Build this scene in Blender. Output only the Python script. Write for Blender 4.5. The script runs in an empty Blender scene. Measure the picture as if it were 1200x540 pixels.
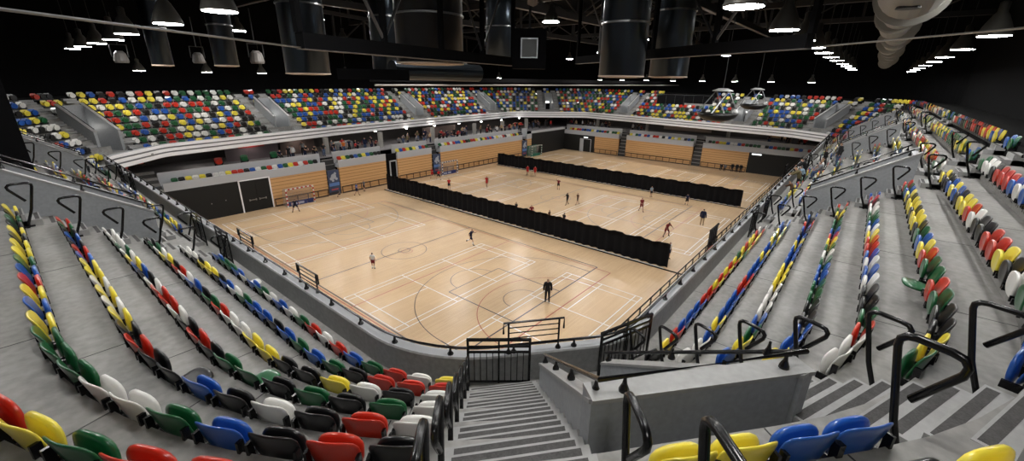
import bpy, bmesh, math, random
from mathutils import Vector, Matrix
R = random.Random(11)
PI = math.pi
C = bpy.context.scene.collection
sc = bpy.context.scene
CAMZ = 14.0
# ------------------------------------------------------------ materials
MATS = {}
def mat(name, col, rough=0.6, metal=0.0, emit=0.0, noise=None, spec=0.5, coat=0.0):
    if name in MATS: return MATS[name]
    m = bpy.data.materials.new(name); m.use_nodes = True
    nt = m.node_tree; b = nt.nodes['Principled BSDF']
    b.inputs['Base Color'].default_value = (*col, 1)
    b.inputs['Roughness'].default_value = rough
    b.inputs['Metallic'].default_value = metal
    b.inputs['Specular IOR Level'].default_value = spec
    b.inputs['Coat Weight'].default_value = coat
    if emit:
        b.inputs['Emission Color'].default_value = (*col, 1)
        b.inputs['Emission Strength'].default_value = emit
    if noise:
        sc1, sc2, amt, bump = noise
        tc = nt.nodes.new('ShaderNodeNewGeometry')
        n1 = nt.nodes.new('ShaderNodeTexNoise'); n1.inputs['Scale'].default_value = sc1; n1.inputs['Detail'].default_value = 6
        n2 = nt.nodes.new('ShaderNodeTexNoise'); n2.inputs['Scale'].default_value = sc2; n2.inputs['Detail'].default_value = 3
        nt.links.new(tc.outputs['Position'], n1.inputs['Vector']); nt.links.new(tc.outputs['Position'], n2.inputs['Vector'])
        ad = nt.nodes.new('ShaderNodeMath'); ad.operation = 'ADD'
        nt.links.new(n1.outputs['Fac'], ad.inputs[0]); nt.links.new(n2.outputs['Fac'], ad.inputs[1])
        mr = nt.nodes.new('ShaderNodeMapRange')
        mr.inputs['From Min'].default_value = 0.7; mr.inputs['From Max'].default_value = 1.3
        mr.inputs['To Min'].default_value = 1 - amt; mr.inputs['To Max'].default_value = 1 + amt
        nt.links.new(ad.outputs[0], mr.inputs['Value'])
        mx = nt.nodes.new('ShaderNodeVectorMath'); mx.operation = 'SCALE'
        mx.inputs[0].default_value = col
        nt.links.new(mr.outputs[0], mx.inputs['Scale']); nt.links.new(mx.outputs[0], b.inputs['Base Color'])
        if bump:
            bp = nt.nodes.new('ShaderNodeBump'); bp.inputs['Strength'].default_value = bump; bp.inputs['Distance'].default_value = 0.02
            nt.links.new(n2.outputs['Fac'], bp.inputs['Height']); nt.links.new(bp.outputs['Normal'], b.inputs['Normal'])
    MATS[name] = m
    return m
CONC = mat('concrete', (0.205, 0.199, 0.189), 0.62, noise=(0.9, 7.0, 0.24, 0.12))
CONCD = mat('parapet_concrete', (0.20, 0.20, 0.197), 0.55, noise=(0.6, 9.0, 0.2, 0.1))
WALLC = mat('painted_precast', (0.24, 0.25, 0.262), 0.5, noise=(0.5, 12.0, 0.14, 0.06))
CAPC = mat('light_precast', (0.255, 0.254, 0.25), 0.5, noise=(0.8, 10.0, 0.12, 0.05))
NOSE = mat('nosing_grit', (0.05, 0.048, 0.047), 0.8, noise=(8.0, 40.0, 0.3, 0.2))
WHITE = mat('white_fascia_paint', (0.80, 0.80, 0.82), 0.4)
BAND = mat('pale_grey_paint', (0.40, 0.41, 0.43), 0.5)
BLACK = mat('black_powder_coat', (0.004, 0.004, 0.0045), 0.25, coat=0.0, spec=.4)
BLACKM = mat('matt_black', (0.0035, 0.0035, 0.004), 0.9, spec=0.1)
BLACKW = mat('black_wall_paint', (0.010, 0.0098, 0.0095), 0.6, spec=0.3)
CURT = mat('black_curtain_cloth', (0.006, 0.006, 0.007), 0.9, spec=0.15)
STEEL = mat('galvanised_steel', (0.30, 0.31, 0.32), 0.35, metal=0.9)
DUCT = mat('polished_duct_metal', (0.042, 0.052, 0.064), 0.28, metal=0.95)
DUCTG = mat('grey_duct_fabric', (0.30, 0.29, 0.26), 0.6)
DARKST = mat('dark_roof_steel', (0.02, 0.02, 0.021), 0.5)
PALEST = mat('pale_steel_edge', (0.09, 0.08, 0.075), 0.5)
BEIGE = mat('beige_trim', (0.55, 0.43, 0.34), 0.6)
LAMPE = mat('lamp_glow', (1.0, 0.98, 0.95), 0.5, emit=1.0)
LAMPH = mat('lamp_housing', (0.10, 0.095, 0.085), 0.4, metal=0.4)
DARKDECK = mat('dark_deck_vinyl', (0.02, 0.021, 0.026), 0.5)
SKIN = mat('skin', (0.42, 0.24, 0.17), 0.6)
HAIR = mat('dark_hair', (0.02, 0.015, 0.012), 0.7)
COL = {
 'white': mat('seat_white', (0.66, 0.65, 0.62), 0.28, coat=0.3),
 'yellow': mat('seat_yellow', (0.70, 0.58, 0.055), 0.28, coat=0.3),
 'red': mat('seat_red', (0.43, 0.022, 0.009), 0.28, coat=0.25),
 'green': mat('seat_green', (0.008, 0.085, 0.028), 0.28, coat=0.3),
 'blue': mat('seat_blue', (0.012, 0.075, 0.33), 0.28, coat=0.3),
 'black': mat('seat_black', (0.006, 0.006, 0.007), 0.3, coat=0.1)}
CN = ['white', 'yellow', 'red', 'green', 'blue', 'black']
def planks(name, c1, c2, wx, wy, rough, horiz=False):
    m = bpy.data.materials.new(name); m.use_nodes = True
    nt = m.node_tree; b = nt.nodes['Principled BSDF']
    g = nt.nodes.new('ShaderNodeNewGeometry')
    mp = nt.nodes.new('ShaderNodeMapping'); nt.links.new(g.outputs['Position'], mp.inputs['Vector'])
    br = nt.nodes.new('ShaderNodeTexBrick')
    br.inputs['Color1'].default_value = (*c1, 1); br.inputs['Color2'].default_value = (*c2, 1)
    br.inputs['Mortar'].default_value = (c1[0]*.75, c1[1]*.72, c1[2]*.68, 1)
    br.inputs['Scale'].default_value = 1.0; br.inputs['Brick Width'].default_value = wx; br.inputs['Row Height'].default_value = wy
    br.inputs['Mortar Size'].default_value = 0.004; br.offset = 0.37
    nt.links.new(mp.outputs[0], br.inputs['Vector'])
    n = nt.nodes.new('ShaderNodeTexNoise'); n.inputs['Scale'].default_value = 0.35; n.inputs['Detail'].default_value = 5
    nt.links.new(g.outputs['Position'], n.inputs['Vector'])
    mr = nt.nodes.new('ShaderNodeMapRange'); mr.inputs['From Min'].default_value = .3; mr.inputs['From Max'].default_value = .7
    mr.inputs['To Min'].default_value = .94; mr.inputs['To Max'].default_value = 1.06
    nt.links.new(n.outputs['Fac'], mr.inputs['Value'])
    v = nt.nodes.new('ShaderNodeVectorMath'); v.operation = 'SCALE'
    nt.links.new(br.outputs['Color'], v.inputs[0]); nt.links.new(mr.outputs[0], v.inputs['Scale'])
    nt.links.new(v.outputs[0], b.inputs['Base Color'])
    b.inputs['Roughness'].default_value = rough
    b.inputs['Specular IOR Level'].default_value = 0.5
    return m, mp
FLOORM, _ = planks('maple_sports_floor', (0.635, 0.45, 0.272), (0.585, 0.41, 0.243), 2.2, 0.11, 0.27)
WOODM = None
def wood_panel():
    m = bpy.data.materials.new('horizontal_wood_slats'); m.use_nodes = True
    nt = m.node_tree; b = nt.nodes['Principled BSDF']
    g = nt.nodes.new('ShaderNodeNewGeometry'); s = nt.nodes.new('ShaderNodeSeparateXYZ')
    nt.links.new(g.outputs['Position'], s.inputs[0])
    d = nt.nodes.new('ShaderNodeMath'); d.operation = 'DIVIDE'; d.inputs[1].default_value = 0.385
    nt.links.new(s.outputs['Z'], d.inputs[0])
    fr = nt.nodes.new('ShaderNodeMath'); fr.operation = 'FRACT'; nt.links.new(d.outputs[0], fr.inputs[0])
    gt = nt.nodes.new('ShaderNodeMath'); gt.operation = 'LESS_THAN'; gt.inputs[1].default_value = 0.13
    nt.links.new(fr.outputs[0], gt.inputs[0])
    n = nt.nodes.new('ShaderNodeTexNoise'); n.inputs['Scale'].default_value = 2.0; n.inputs['Detail'].default_value = 4
    mp = nt.nodes.new('ShaderNodeMapping'); mp.inputs['Scale'].default_value = (.25, .25, 5)
    nt.links.new(g.outputs['Position'], mp.inputs[0]); nt.links.new(mp.outputs[0], n.inputs['Vector'])
    cr = nt.nodes.new('ShaderNodeMix'); cr.data_type = 'RGBA'
    cr.inputs[6].default_value = (0.52, 0.285, 0.115, 1); cr.inputs[7].default_value = (0.62, 0.37, 0.165, 1)
    nt.links.new(n.outputs['Fac'], cr.inputs[0])
    mx = nt.nodes.new('ShaderNodeMix'); mx.data_type = 'RGBA'
    nt.links.new(gt.outputs[0], mx.inputs[0]); nt.links.new(cr.outputs[2], mx.inputs[6]); mx.inputs[7].default_value = (0.20, 0.09, 0.03, 1)
    nt.links.new(mx.outputs[2], b.inputs['Base Color']); b.inputs['Roughness'].default_value = 0.45
    return m
WOODM = wood_panel()
# ------------------------------------------------------------ mesh builder
class MB:
    def __init__(s): s.v = []; s.f = []; s.m = []; s.cm = 0
    def poly(s, pts, faces):
        b = len(s.v); s.v += [tuple(p) for p in pts]
        for f in faces: s.f.append(tuple(i + b for i in f)); s.m.append(s.cm)
        return s
    def prism(s, quad, z0, z1):
        # quad: plan polygon (list of xy) ; z0,z1 scalars or lists per corner
        n = len(quad)
        a0 = z0 if isinstance(z0, (list, tuple)) else [z0]*n
        a1 = z1 if isinstance(z1, (list, tuple)) else [z1]*n
        area = sum(quad[i][0]*quad[(i+1) % n][1]-quad[(i+1) % n][0]*quad[i][1] for i in range(n))
        idx = list(range(n)) if area > 0 else list(range(n))[::-1]
        pts = [(quad[i][0], quad[i][1], a0[i]) for i in idx] + [(quad[i][0], quad[i][1], a1[i]) for i in idx]
        fs = [tuple(range(n))[::-1], tuple(range(n, 2*n))] + [(i, (i+1) % n, n+(i+1) % n, n+i) for i in range(n)]
        return s.poly(pts, fs)
    def box(s, x0, x1, y0, y1, z0, z1):
        return s.prism([(x0, y0), (x1, y0), (x1, y1), (x0, y1)], z0, z1)
    def obox(s, c, u, hl, hw, z0, z1):
        # oriented box: centre c(xy), axis u, half length hl along u, half width hw
        ux, uy = u; vx, vy = -uy, ux
        q = [(c[0]+a*ux*hl+b*vx*hw, c[1]+a*uy*hl+b*vy*hw) for a, b in ((-1, -1), (1, -1), (1, 1), (-1, 1))]
        return s.prism(q, z0, z1)
    def tube(s, pts, r, n=8, closed=False, cap=True):
        P = [Vector(p) for p in pts]; L = len(P)
        rs = r if isinstance(r, (list, tuple)) else [r]*L
        base = len(s.v); up = None
        for i, p in enumerate(P):
            if closed: t = (P[(i+1) % L]-P[i-1])
            else: t = (P[min(i+1, L-1)]-P[max(i-1, 0)])
            if t.length < 1e-9: t = Vector((0, 0, 1))
            t.normalize()
            if up is None:
                a = Vector((0, 0, 1)) if abs(t.z) < .9 else Vector((1, 0, 0))
                up = t.cross(a).normalized()
            up = (up - t*up.dot(t))
            if up.length < 1e-6: up = t.orthogonal()
            up.normalize(); w = t.cross(up)
            for k in range(n):
                an = 2*PI*k/n
                s.v.append(tuple(p + up*math.cos(an)*rs[i] + w*math.sin(an)*rs[i]))
        for i in range(L if closed else L-1):
            for k in range(n):
                a = base+i*n+k; b = base+i*n+(k+1) % n; j = (i+1) % L
                s.f.append((a, b, base+j*n+(k+1) % n, base+j*n+k)); s.m.append(s.cm)
        if cap and not closed:
            s.f.append(tuple(base+k for k in range(n))[::-1]); s.m.append(s.cm)
            s.f.append(tuple(base+(L-1)*n+k for k in range(n))); s.m.append(s.cm)
        return s
    def lathe(s, c, prof, n=16, axis='z'):
        base = len(s.v); L = len(prof)
        for r, h in prof:
            for k in range(n):
                a = 2*PI*k/n; x, y = r*math.cos(a), r*math.sin(a)
                if axis == 'z': p = (c[0]+x, c[1]+y, c[2]+h)
                elif axis == 'x': p = (c[0]+h, c[1]+x, c[2]+y)
                else: p = (c[0]+y, c[1]+h, c[2]+x)
                s.v.append(p)
        for i in range(L-1):
            for k in range(n):
                s.f.append((base+i*n+k, base+i*n+(k+1) % n, base+(i+1)*n+(k+1) % n, base+(i+1)*n+k)); s.m.append(s.cm)
        s.f.append(tuple(base+k for k in range(n))[::-1]); s.m.append(s.cm)
        s.f.append(tuple(base+(L-1)*n+k for k in range(n))); s.m.append(s.cm)
        return s
    def mesh(s, name, mats, smooth=False):
        me = bpy.data.meshes.new(name); me.from_pydata(s.v, [], s.f)
        if not isinstance(mats, (list, tuple)): mats = [mats]
        for m in mats: me.materials.append(m)
        if len(mats) > 1: me.polygons.foreach_set('material_index', s.m)
        if smooth: me.polygons.foreach_set('use_smooth', [True]*len(me.polygons))
        me.validate(); me.update()
        return me
    def obj(s, name, mats, parent=None, smooth=False, loc=None):
        return link(name, s.mesh(name, mats, smooth), parent, loc)
def link(name, data, parent=None, loc=None):
    o = bpy.data.objects.new(name, data); C.objects.link(o)
    if parent: o.parent = parent
    if loc: o.location = loc
    return o
def tag(o, label, cat, group=None, kind=None):
    o['label'] = label; o['category'] = cat
    if group: o['group'] = group
    if kind: o['kind'] = kind
    return o
def struct(o): o['kind'] = 'structure'; return o
def empty(name, loc=(0, 0, 0), rz=0):
    o = bpy.data.objects.new(name, None); C.objects.link(o); o.location = loc; o.rotation_euler = (0, 0, rz); o.empty_display_size = .2
    return o
def copy_tree(o, kids, parent=None):
    c = o.copy(); C.objects.link(c)
    if parent: c.parent = parent
    for ch in kids: 
        d = ch.copy(); C.objects.link(d); d.parent = c
    return c
ORD = ['zeroth', 'first', 'second', 'third', 'fourth', 'fifth', 'sixth', 'seventh', 'eighth', 'ninth', 'tenth', 'eleventh', 'twelfth', 'thirteenth', 'fourteenth', 'fifteenth', 'sixteenth', 'seventeenth', 'eighteenth', 'nineteenth', 'twentieth']
def ordn(n):
    if n <= 20: return ORD[n]
    t = {2: 'twenty', 3: 'thirty', 4: 'forty', 5: 'fifty', 6: 'sixty'}[n//10]
    if n % 10 == 0: return t[:-1]+'ieth'
    return t+'-'+ORD[n % 10]
# ------------------------------------------------------------ bowl plan
VERT = [((4.75, 6.62), 4.0), ((4.75, 45.5), 3.0), ((9.5, 50.4), 3.0), ((29, 54.4), 20), ((50, 56.6), 20), ((69.5, 57), 3.0), ((80.2, 46), 3.0), ((73.5, 8), 3.0), ((70, 3.37), 3.0), ((8.69, 3.37), 2.5)]
NV = len(VERT)
def bowl_pieces():
    out = []
    for i in range(NV):
        p = Vector(VERT[i][0]); a = Vector(VERT[i-1][0]); b = Vector(VERT[(i+1) % NV][0]); r = VERT[i][1]
        d1 = (p-a).normalized(); d2 = (b-p).normalized()
        turn = math.acos(max(-1, min(1, d1.dot(d2))))
        tl = r*math.tan(turn/2)
        n1 = Vector((-d1.y, d1.x))                  # outward (left of clockwise travel)
        st = p - d1*tl; cen = st - n1*r
        out.append((cen, n1, turn, r, d1, d2))
    return out
PIECES = bowl_pieces()
def bowl(o, da=math.radians(5)):
    """closed polyline of the inner wall line pushed outward by o, as (x, y) with outward normal"""
    pts = []
    for cen, n1, turn, r, d1, d2 in PIECES:
        n = max(2, int(math.ceil(turn/da)))
        for j in range(n+1):
            a = -turn*j/n
            nx = n1.x*math.cos(a)-n1.y*math.sin(a); ny = n1.x*math.sin(a)+n1.y*math.cos(a)
            pts.append((cen.x+nx*(r+o), cen.y+ny*(r+o), nx, ny))
    return pts
def sweep(mb, prof, i0=None, i1=None):
    """sweep profile [(o,z),...] round the bowl"""
    rings = [bowl(o) for o, z in prof]; n = len(rings[0])
    base = len(mb.v)
    for (o, z), r in zip(prof, rings):
        for p in r: mb.v.append((p[0], p[1], z))
    for k in range(len(prof)-1):
        for i in range(n):
            j = (i+1) % n
            mb.f.append((base+k*n+i, base+(k+1)*n+i, base+(k+1)*n+j, base+k*n+j)); mb.m.append(mb.cm)
    return mb
Z0 = 7.15; RISE = 0.545; TREAD = 0.85; NR = 9
def tz(k): return Z0 + RISE*(k-1)
def to(k): return 0.0 + TREAD*(k-1) if k > 1 else 0.0
def bo(k): return 0.83 + TREAD*(k-1)
def capz(o): return CAPB + 0.648*o
CAPB = 14-6.37
def capv(o): return 8.2 + 0.64*o
# ---- vomitories: base point on the wall line, outward direction, name
def unit(x, y):
    l = math.hypot(x, y); return (x/l, y/l)
VOMS = [
 dict(b=(4.75, 19.7), u=(-1, 0), n='left stand near walled stairwell', near=True),
 dict(b=(4.75, 35.4), u=(-1, 0), n='left stand far walled stairwell', near=True),
 dict(b=(6.9, 47.7), u=unit(-.45, .89), n='far left corner stairwell', near=False),
 dict(b=(23.0, 53.15), u=unit(-.201, .98), n='first far side stairwell', near=False),
 dict(b=(46.2, 56.2), u=unit(-.104, .995), n='second far side stairwell', near=False),
 dict(b=(65.0, 56.9), u=unit(-.02, 1), n='third far side stairwell', near=False),
 dict(b=(74.85, 51.5), u=unit(.716, .698), n='far corner stairwell', near=False),
 dict(b=(78.85, 38.3), u=unit(.985, -.171), n='first end stand stairwell', near=False),
 dict(b=(75.0, 16.5), u=unit(.985, -.171), n='second end stand stairwell', near=False),
 dict(b=(72.3, 6.4), u=unit(.797, -.603), n='end corner stairwell', near=False),
 dict(b=(23.6, 3.37), u=(0, -1), n='right stand near walled stairwell', near=True),
 dict(b=(42.0, 3.37), u=(0, -1), n='right stand middle walled stairwell', near=True),
 dict(b=(59.6, 3.37), u=(0, -1), n='right stand far walled stairwell', near=True)]
SW = 0.8                     # half width of a slot
SO0, SO1 = 1.9, 5.0          # slot from / to offset
def loc2(b, u, d, lat): return (b[0]+u[0]*d - u[1]*lat, b[1]+u[1]*d + u[0]*lat)
# near corner
NCH = (-.636, -.772)
STO = Vector((6.07, 5.23)); STU = Vector((-.7355, -.6775)); STV = Vector((.6775, -.7355)); SHW = .815
BA, BC, BF, BB = (3.45, 1.66), (6.32, 4.34), (6.95, 3.05), (5.68, -.17)
C2 = Vector((9.59, 5.87)); AX2 = Vector((-.386, -.923)); RX2 = Vector((.923, -.386))
def offs_ch(x, y): return 8.13 - (.636*x+.772*y)
def inter(nrm, c, p, d):     # point p+t d with nrm.x = c
    t = (c-(nrm[0]*p[0]+nrm[1]*p[1]))/(nrm[0]*d[0]+nrm[1]*d[1]); return (p[0]+d[0]*t, p[1]+d[1]*t)
# ------------------------------------------------------------ terrace
tb = MB()
prof = [(0.0, Z0)]
for k in range(2, NR+2):
    prof += [(to(k), tz(k-1)), (to(k), tz(k))]
prof = prof[:-1]

sweep(tb, prof)
ter = tb.obj('seating_terrace', CONC)
bm = bmesh.new(); bm.from_mesh(ter.data)
def cut_poly(bm, quad, zmin):
    cx = sum(p[0] for p in quad)/4; cy = sum(p[1] for p in quad)/4
    rad = 12
    n = len(quad)
    for i in range(n):
        a = Vector((*quad[i], 0)); b = Vector((*quad[(i+1) % n], 0)); d = (b-a).normalized()
        no = Vector((d.y, -d.x, 0))
        fs = []
        for f in bm.faces:
            if any((v.co.x-cx)**2+(v.co.y-cy)**2 < rad*rad for v in f.verts) or min((f.verts[q].co.xy-Vector((cx, cy))).length for q in range(len(f.verts))) < 90 and _near(f, cx, cy):
                fs.append(f)
        es = {e for f in fs for e in f.edges}; vs = {v for f in fs for v in f.verts}
        bmesh.ops.bisect_plane(bm, geom=list(vs)+list(es)+fs, plane_co=a, plane_no=no, dist=1e-5)
    area = sum(quad[i][0]*quad[(i+1) % n][1]-quad[(i+1) % n][0]*quad[i][1] for i in range(n)); sg = 1 if area > 0 else -1
    dele = []
    for f in bm.faces:
        c = f.calc_center_median()
        if c.z < zmin: continue
        if all(sg*((quad[(i+1) % n][0]-quad[i][0])*(c.y-quad[i][1])-(quad[(i+1) % n][1]-quad[i][1])*(c.x-quad[i][0])) > -1e-6 for i in range(n)): dele.append(f)
    bmesh.ops.delete(bm, geom=dele, context='FACES')
def _near(f, cx, cy):
    xs = [v.co.x for v in f.verts]; ys = [v.co.y for v in f.verts]
    return min(xs)-4 < cx < max(xs)+4 and min(ys)-4 < cy < max(ys)+4
SLOTQ = []
for v in VOMS:
    b, u = v['b'], v['u']
    q = [loc2(b, u, 1.75, -SW), loc2(b, u, SO1, -SW), loc2(b, u, SO1, SW), loc2(b, u, 1.75, SW)]
    cut_poly(bm, q, tz(2)+.01); SLOTQ.append(q)
cut_poly(bm, [BA, BC, BF, BB], Z0+.01)
bm.to_mesh(ter.data); bm.free(); struct(ter)
# slot floors (one level with the first tread)
fb = MB()
for q in SLOTQ: fb.prism(q, Z0, tz(2)+.004)
fb.prism([BA, BC, BF, BB], Z0-.2, Z0+.004)
struct(fb.obj('floor_stairwell', CONCD))
# parapet inner face + cap + fascia
pw = MB()
pw.cm = 0; sweep(pw, [(0.0, Z0-.02), (0.0, 7.86), (-.03, 7.9)])
struct(pw.obj('wall_parapet', CONCD))
pf = MB(); pc = MB(); sweep(pc, [(-.03, 7.9), (-.30, 7.9), (-.33, 7.87)]); struct(pc.obj('trim_parapet_cap', mat('parapet_cap_paint', (0.36, 0.37, 0.385), .45)))
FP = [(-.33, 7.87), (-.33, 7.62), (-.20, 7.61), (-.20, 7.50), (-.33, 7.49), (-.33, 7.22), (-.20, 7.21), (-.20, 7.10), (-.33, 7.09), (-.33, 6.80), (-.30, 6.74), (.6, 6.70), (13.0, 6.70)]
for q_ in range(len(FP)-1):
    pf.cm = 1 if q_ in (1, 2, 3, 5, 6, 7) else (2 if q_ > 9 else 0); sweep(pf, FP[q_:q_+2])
struct(pf.obj('trim_fascia', [WHITE, mat('fascia_groove_shade', (.2, .2, .21), .6), mat('soffit_grey', (.12, .12, .12), .7)]))  # groove faces coloured darker grey, painting in the shade of the recessed gaps
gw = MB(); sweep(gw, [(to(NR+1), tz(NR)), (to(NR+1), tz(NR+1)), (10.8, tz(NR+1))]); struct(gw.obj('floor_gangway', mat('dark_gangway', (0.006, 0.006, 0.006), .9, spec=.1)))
# back walls & roof
bw = MB(); sweep(bw, [(10.8, 6.7), (10.8, 26.0)]); struct(bw.obj('wall_back', BLACKM))
MB().box(-25, 110, -25, 85, 26, 26.3).obj('ceiling', BLACKM)['kind'] = 'structure'
# ------------------------------------------------------------ slot walls
def wall_seg(mb, p, q, zb0, zb1, zt0, zt1, th, side):
    d = unit(q[0]-p[0], q[1]-p[1]); nx, ny = -d[1]*side*th, d[0]*side*th
    mb.prism([p, q, (q[0]+nx, q[1]+ny), (p[0]+nx, p[1]+ny)], [zb0, zb1, zb1, zb0], [zt0, zt1, zt1, zt0])
def rail(mb, pts, dz, r=.028, step=1.35, cone=True, parent=None):
    P = [Vector((p[0], p[1], p[2]+dz)) for p in pts]
    mb.tube(P, r, 8)
def stairwell(name, label, inner, outer_th, caps, cat='stairwell wall'):
    pass
def brackets(parent, pts, dz, step, mtl, name='bracket', drop=None):
    """posts from a rail down to the cap below"""
    tot = 0; seg = []
    for a, b in zip(pts[:-1], pts[1:]):
        l = (Vector(b)-Vector(a)).length; seg.append((tot, l, a, b)); tot += l
    n = max(2, int(tot/step)+1); out = []
    for i in range(n):
        s = .12 + (tot-.24)*i/(n-1)
        for t0, l, a, b in seg:
            if t0 <= s <= t0+l+1e-6:
                p = Vector(a).lerp(Vector(b), (s-t0)/max(l, 1e-6)); break
        m = MB()
        m.lathe((p.x, p.y, p.z), [(.062, 0.0), (.06, .03), (.03, .10), (.02, .16), (.018, dz)], 10)
        o = m.obj(name, mtl, parent, smooth=False); out.append(o)
    return out
def vomitory(v):
    b, u = v['b'], v['u']; root = empty('stairwell_enclosure', (*loc2(b, u, 3, 0), Z0))
    inv = Matrix.Translation(Vector(root.location)).inverted()
    tag(root, 'grey precast walls enclosing the %s' % v['n'], 'stairwell', 'stairwell enclosures in the stands')
    def add(mb, name, mtl, par=root, **k):
        o = mb.obj(name, mtl, par, **k); o.matrix_parent_inverse = inv; return o
    th = .22
    for sgn in (-1, 1):
        m = MB()
        a0 = loc2(b, u, SO0, sgn*SW); a1 = loc2(b, u, SO1, sgn*SW); c0 = loc2(b, u, SO0, sgn*(SW+th)); c1 = loc2(b, u, SO1+th, sgn*(SW+th)); a1b = loc2(b, u, SO1+th, sgn*SW)
        m.prism([a0, a1b, c1, c0], [Z0+.3]*4, [capv(SO0), capv(SO1+th), capv(SO1+th), capv(SO0)])
        add(m, 'side_wall', WALLC)
        m = MB(); e = .025
        q = [loc2(b, u, SO0-e, sgn*(SW-e)), loc2(b, u, SO1+th+e, sgn*(SW-e)), loc2(b, u, SO1+th+e, sgn*(SW+th+e)), loc2(b, u, SO0-e, sgn*(SW+th+e))]
        z = [capv(SO0), capv(SO1+th), capv(SO1+th), capv(SO0)]
        m.prism(q, [t+.002 for t in z], [t+.07 for t in z]); add(m, 'coping', CAPC)
        m = MB(); P = [(*loc2(b, u, SO0, sgn*(SW+th/2)), capv(SO0)+.07), (*loc2(b, u, SO1, sgn*(SW+th/2)), capv(SO1)+.07)]
        m.tube([(p[0], p[1], p[2]+.2) for p in P], .028, 8); ro = add(m, 'handrail', BLACK)
        for o in brackets(root, P, .2, 1.25, BLACK, 'bracket') if v['near'] else []: o.matrix_parent_inverse = inv
    # end wall with a dark doorway below
    m = MB(); dz = 9.35
    m.prism([loc2(b, u, SO1, -SW), loc2(b, u, SO1+th, -SW), loc2(b, u, SO1+th, SW), loc2(b, u, SO1, SW)], dz, capv(SO1)+.05)
    for s2 in (-1, 1):
        m.prism([loc2(b, u, SO1, s2*SW), loc2(b, u, SO1+th, s2*SW), loc2(b, u, SO1+th, s2*.6), loc2(b, u, SO1, s2*.6)], Z0, dz)
    add(m, 'end_wall', WALLC)
    m = MB(); m.prism([loc2(b, u, SO1+.6, -.6), loc2(b, u, SO1+.7, -.6), loc2(b, u, SO1+.7, .6), loc2(b, u, SO1+.6, .6)], Z0, dz)
    add(m, 'doorway', BLACKM)
    m = MB(); p = loc2(b, u, SO1-.06, 0); q = loc2(b, u, SO1, 0)
    m.obox(loc2(b, u, SO1-.05, 0), u, .05, .28, dz+.1, dz+.26); add(m, 'bulkhead_lamp', mat('bulkhead_glow', (1, .97, .9), emit=14))
for v in VOMS: vomitory(v)
# near corner box
def near_box():
    root = empty('stairwell_enclosure', (5.3, 2.2, Z0)); inv = Matrix.Translation(Vector(root.location)).inverted()
    tag(root, 'large grey walled stairwell beside the central stairs, nearest the camera', 'stairwell', 'stairwell enclosures in the stands')
    def add(mb, name, mtl, **k):
        o = mb.obj(name, mtl, root, **k); o.matrix_parent_inverse = inv; return o
    def zc(p): return capz(offs_ch(*p)) + (0.02)
    cen = Vector((5.3, 2.3))
    def inset(p, q, t):
        d = Vector((q[0]-p[0], q[1]-p[1])).normalized(); n = Vector((-d.y, d.x))
        if n.dot(cen-Vector(p)) < 0: n = -n
        return n*t
    T = .2
    def wall(p, q, name, zt_p, zt_q, zb, T=T, door=False):
        n = inset(p, q, T)
        m = MB(); Q = [p, q, (q[0]+n.x, q[1]+n.y), (p[0]+n.x, p[1]+n.y)]
        m.prism(Q, zb, [zt_p, zt_q, zt_q, zt_p]); add(m, name, WALLC)
        e = inset(p, q, -.03); n2 = inset(p, q, T+.02)
        m = MB(); Q = [(p[0]+e.x, p[1]+e.y), (q[0]+e.x, q[1]+e.y), (q[0]+n2.x, q[1]+n2.y), (p[0]+n2.x, p[1]+n2.y)]
        m.prism(Q, [z+.002 for z in (zt_p, zt_q, zt_q, zt_p)], [z+.06 for z in (zt_p, zt_q, zt_q, zt_p)]); add(m, 'coping', CAPC)
        return n
    za = 14-3.36; zcx = 8.14; zf = 8.5
    n1 = wall(BC, BA, 'side_wall', zcx, za, Z0)
    n2 = wall(BA, BB, 'end_wall', za, za, 9.3, T=.26)
    n3 = wall(BB, BF, 'side_wall', za, zf, Z0)
    # sloped chamfer on the outer edge of the end wall
    m = MB(); n = inset(BA, BB, .26)
    m.prism([(BA[0], BA[1]), (BB[0], BB[1]), (BB[0]+.05*n.x, BB[1]+.05*n.y), (BA[0]+.05*n.x, BA[1]+.05*n.y)], Z0, 9.3)
    add(m, 'end_wall_base', WALLC)
    m = MB()
    m.prism([(BA[0]+n.x*.4, BA[1]+n.y*.4), (BB[0]+n.x*.4, BB[1]+n.y*.4), (BB[0]+n.x, BB[1]+n.y), (BA[0]+n.x, BA[1]+n.y)], Z0, 9.3); add(m, 'doorway', BLACKM)
    # rails
    def mid(p, n, k=.5): return (p[0]+n.x*k, p[1]+n.y*k)
    h = .2
    pts = [(*mid(BC, n1), zcx+.06), (*mid(BA, n1), za+.06)]
    A2 = (BA[0]+n1.x*.5+n2.x*.3, BA[1]+n1.y*.5+n2.y*.3); B2 = (BB[0]+n2.x*.5+n3.x*.3, BB[1]+n2.y*.5+n3.y*.3)
    m = MB(); m.tube([(pts[0][0], pts[0][1], pts[0][2]+h), (A2[0], A2[1], za+.06+h), (B2[0], B2[1], za+.06+h), (*mid(BF, n3), zf+.06+h)], .032, 10)
    add(m, 'handrail', BLACK, smooth=False)
    for P in ([pts[0], (A2[0], A2[1], za+.06)], [(A2[0]+.15, A2[1]-.12, za+.06), (B2[0]-.12, B2[1]+.1, za+.06)], [(B2[0]+.1, B2[1]+.3, za+.02), (*mid(BF, n3), zf+.06)]):
        for o in brackets(root, P, h, 1.25, BLACK): o.matrix_parent_inverse = inv
near_box()
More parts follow.
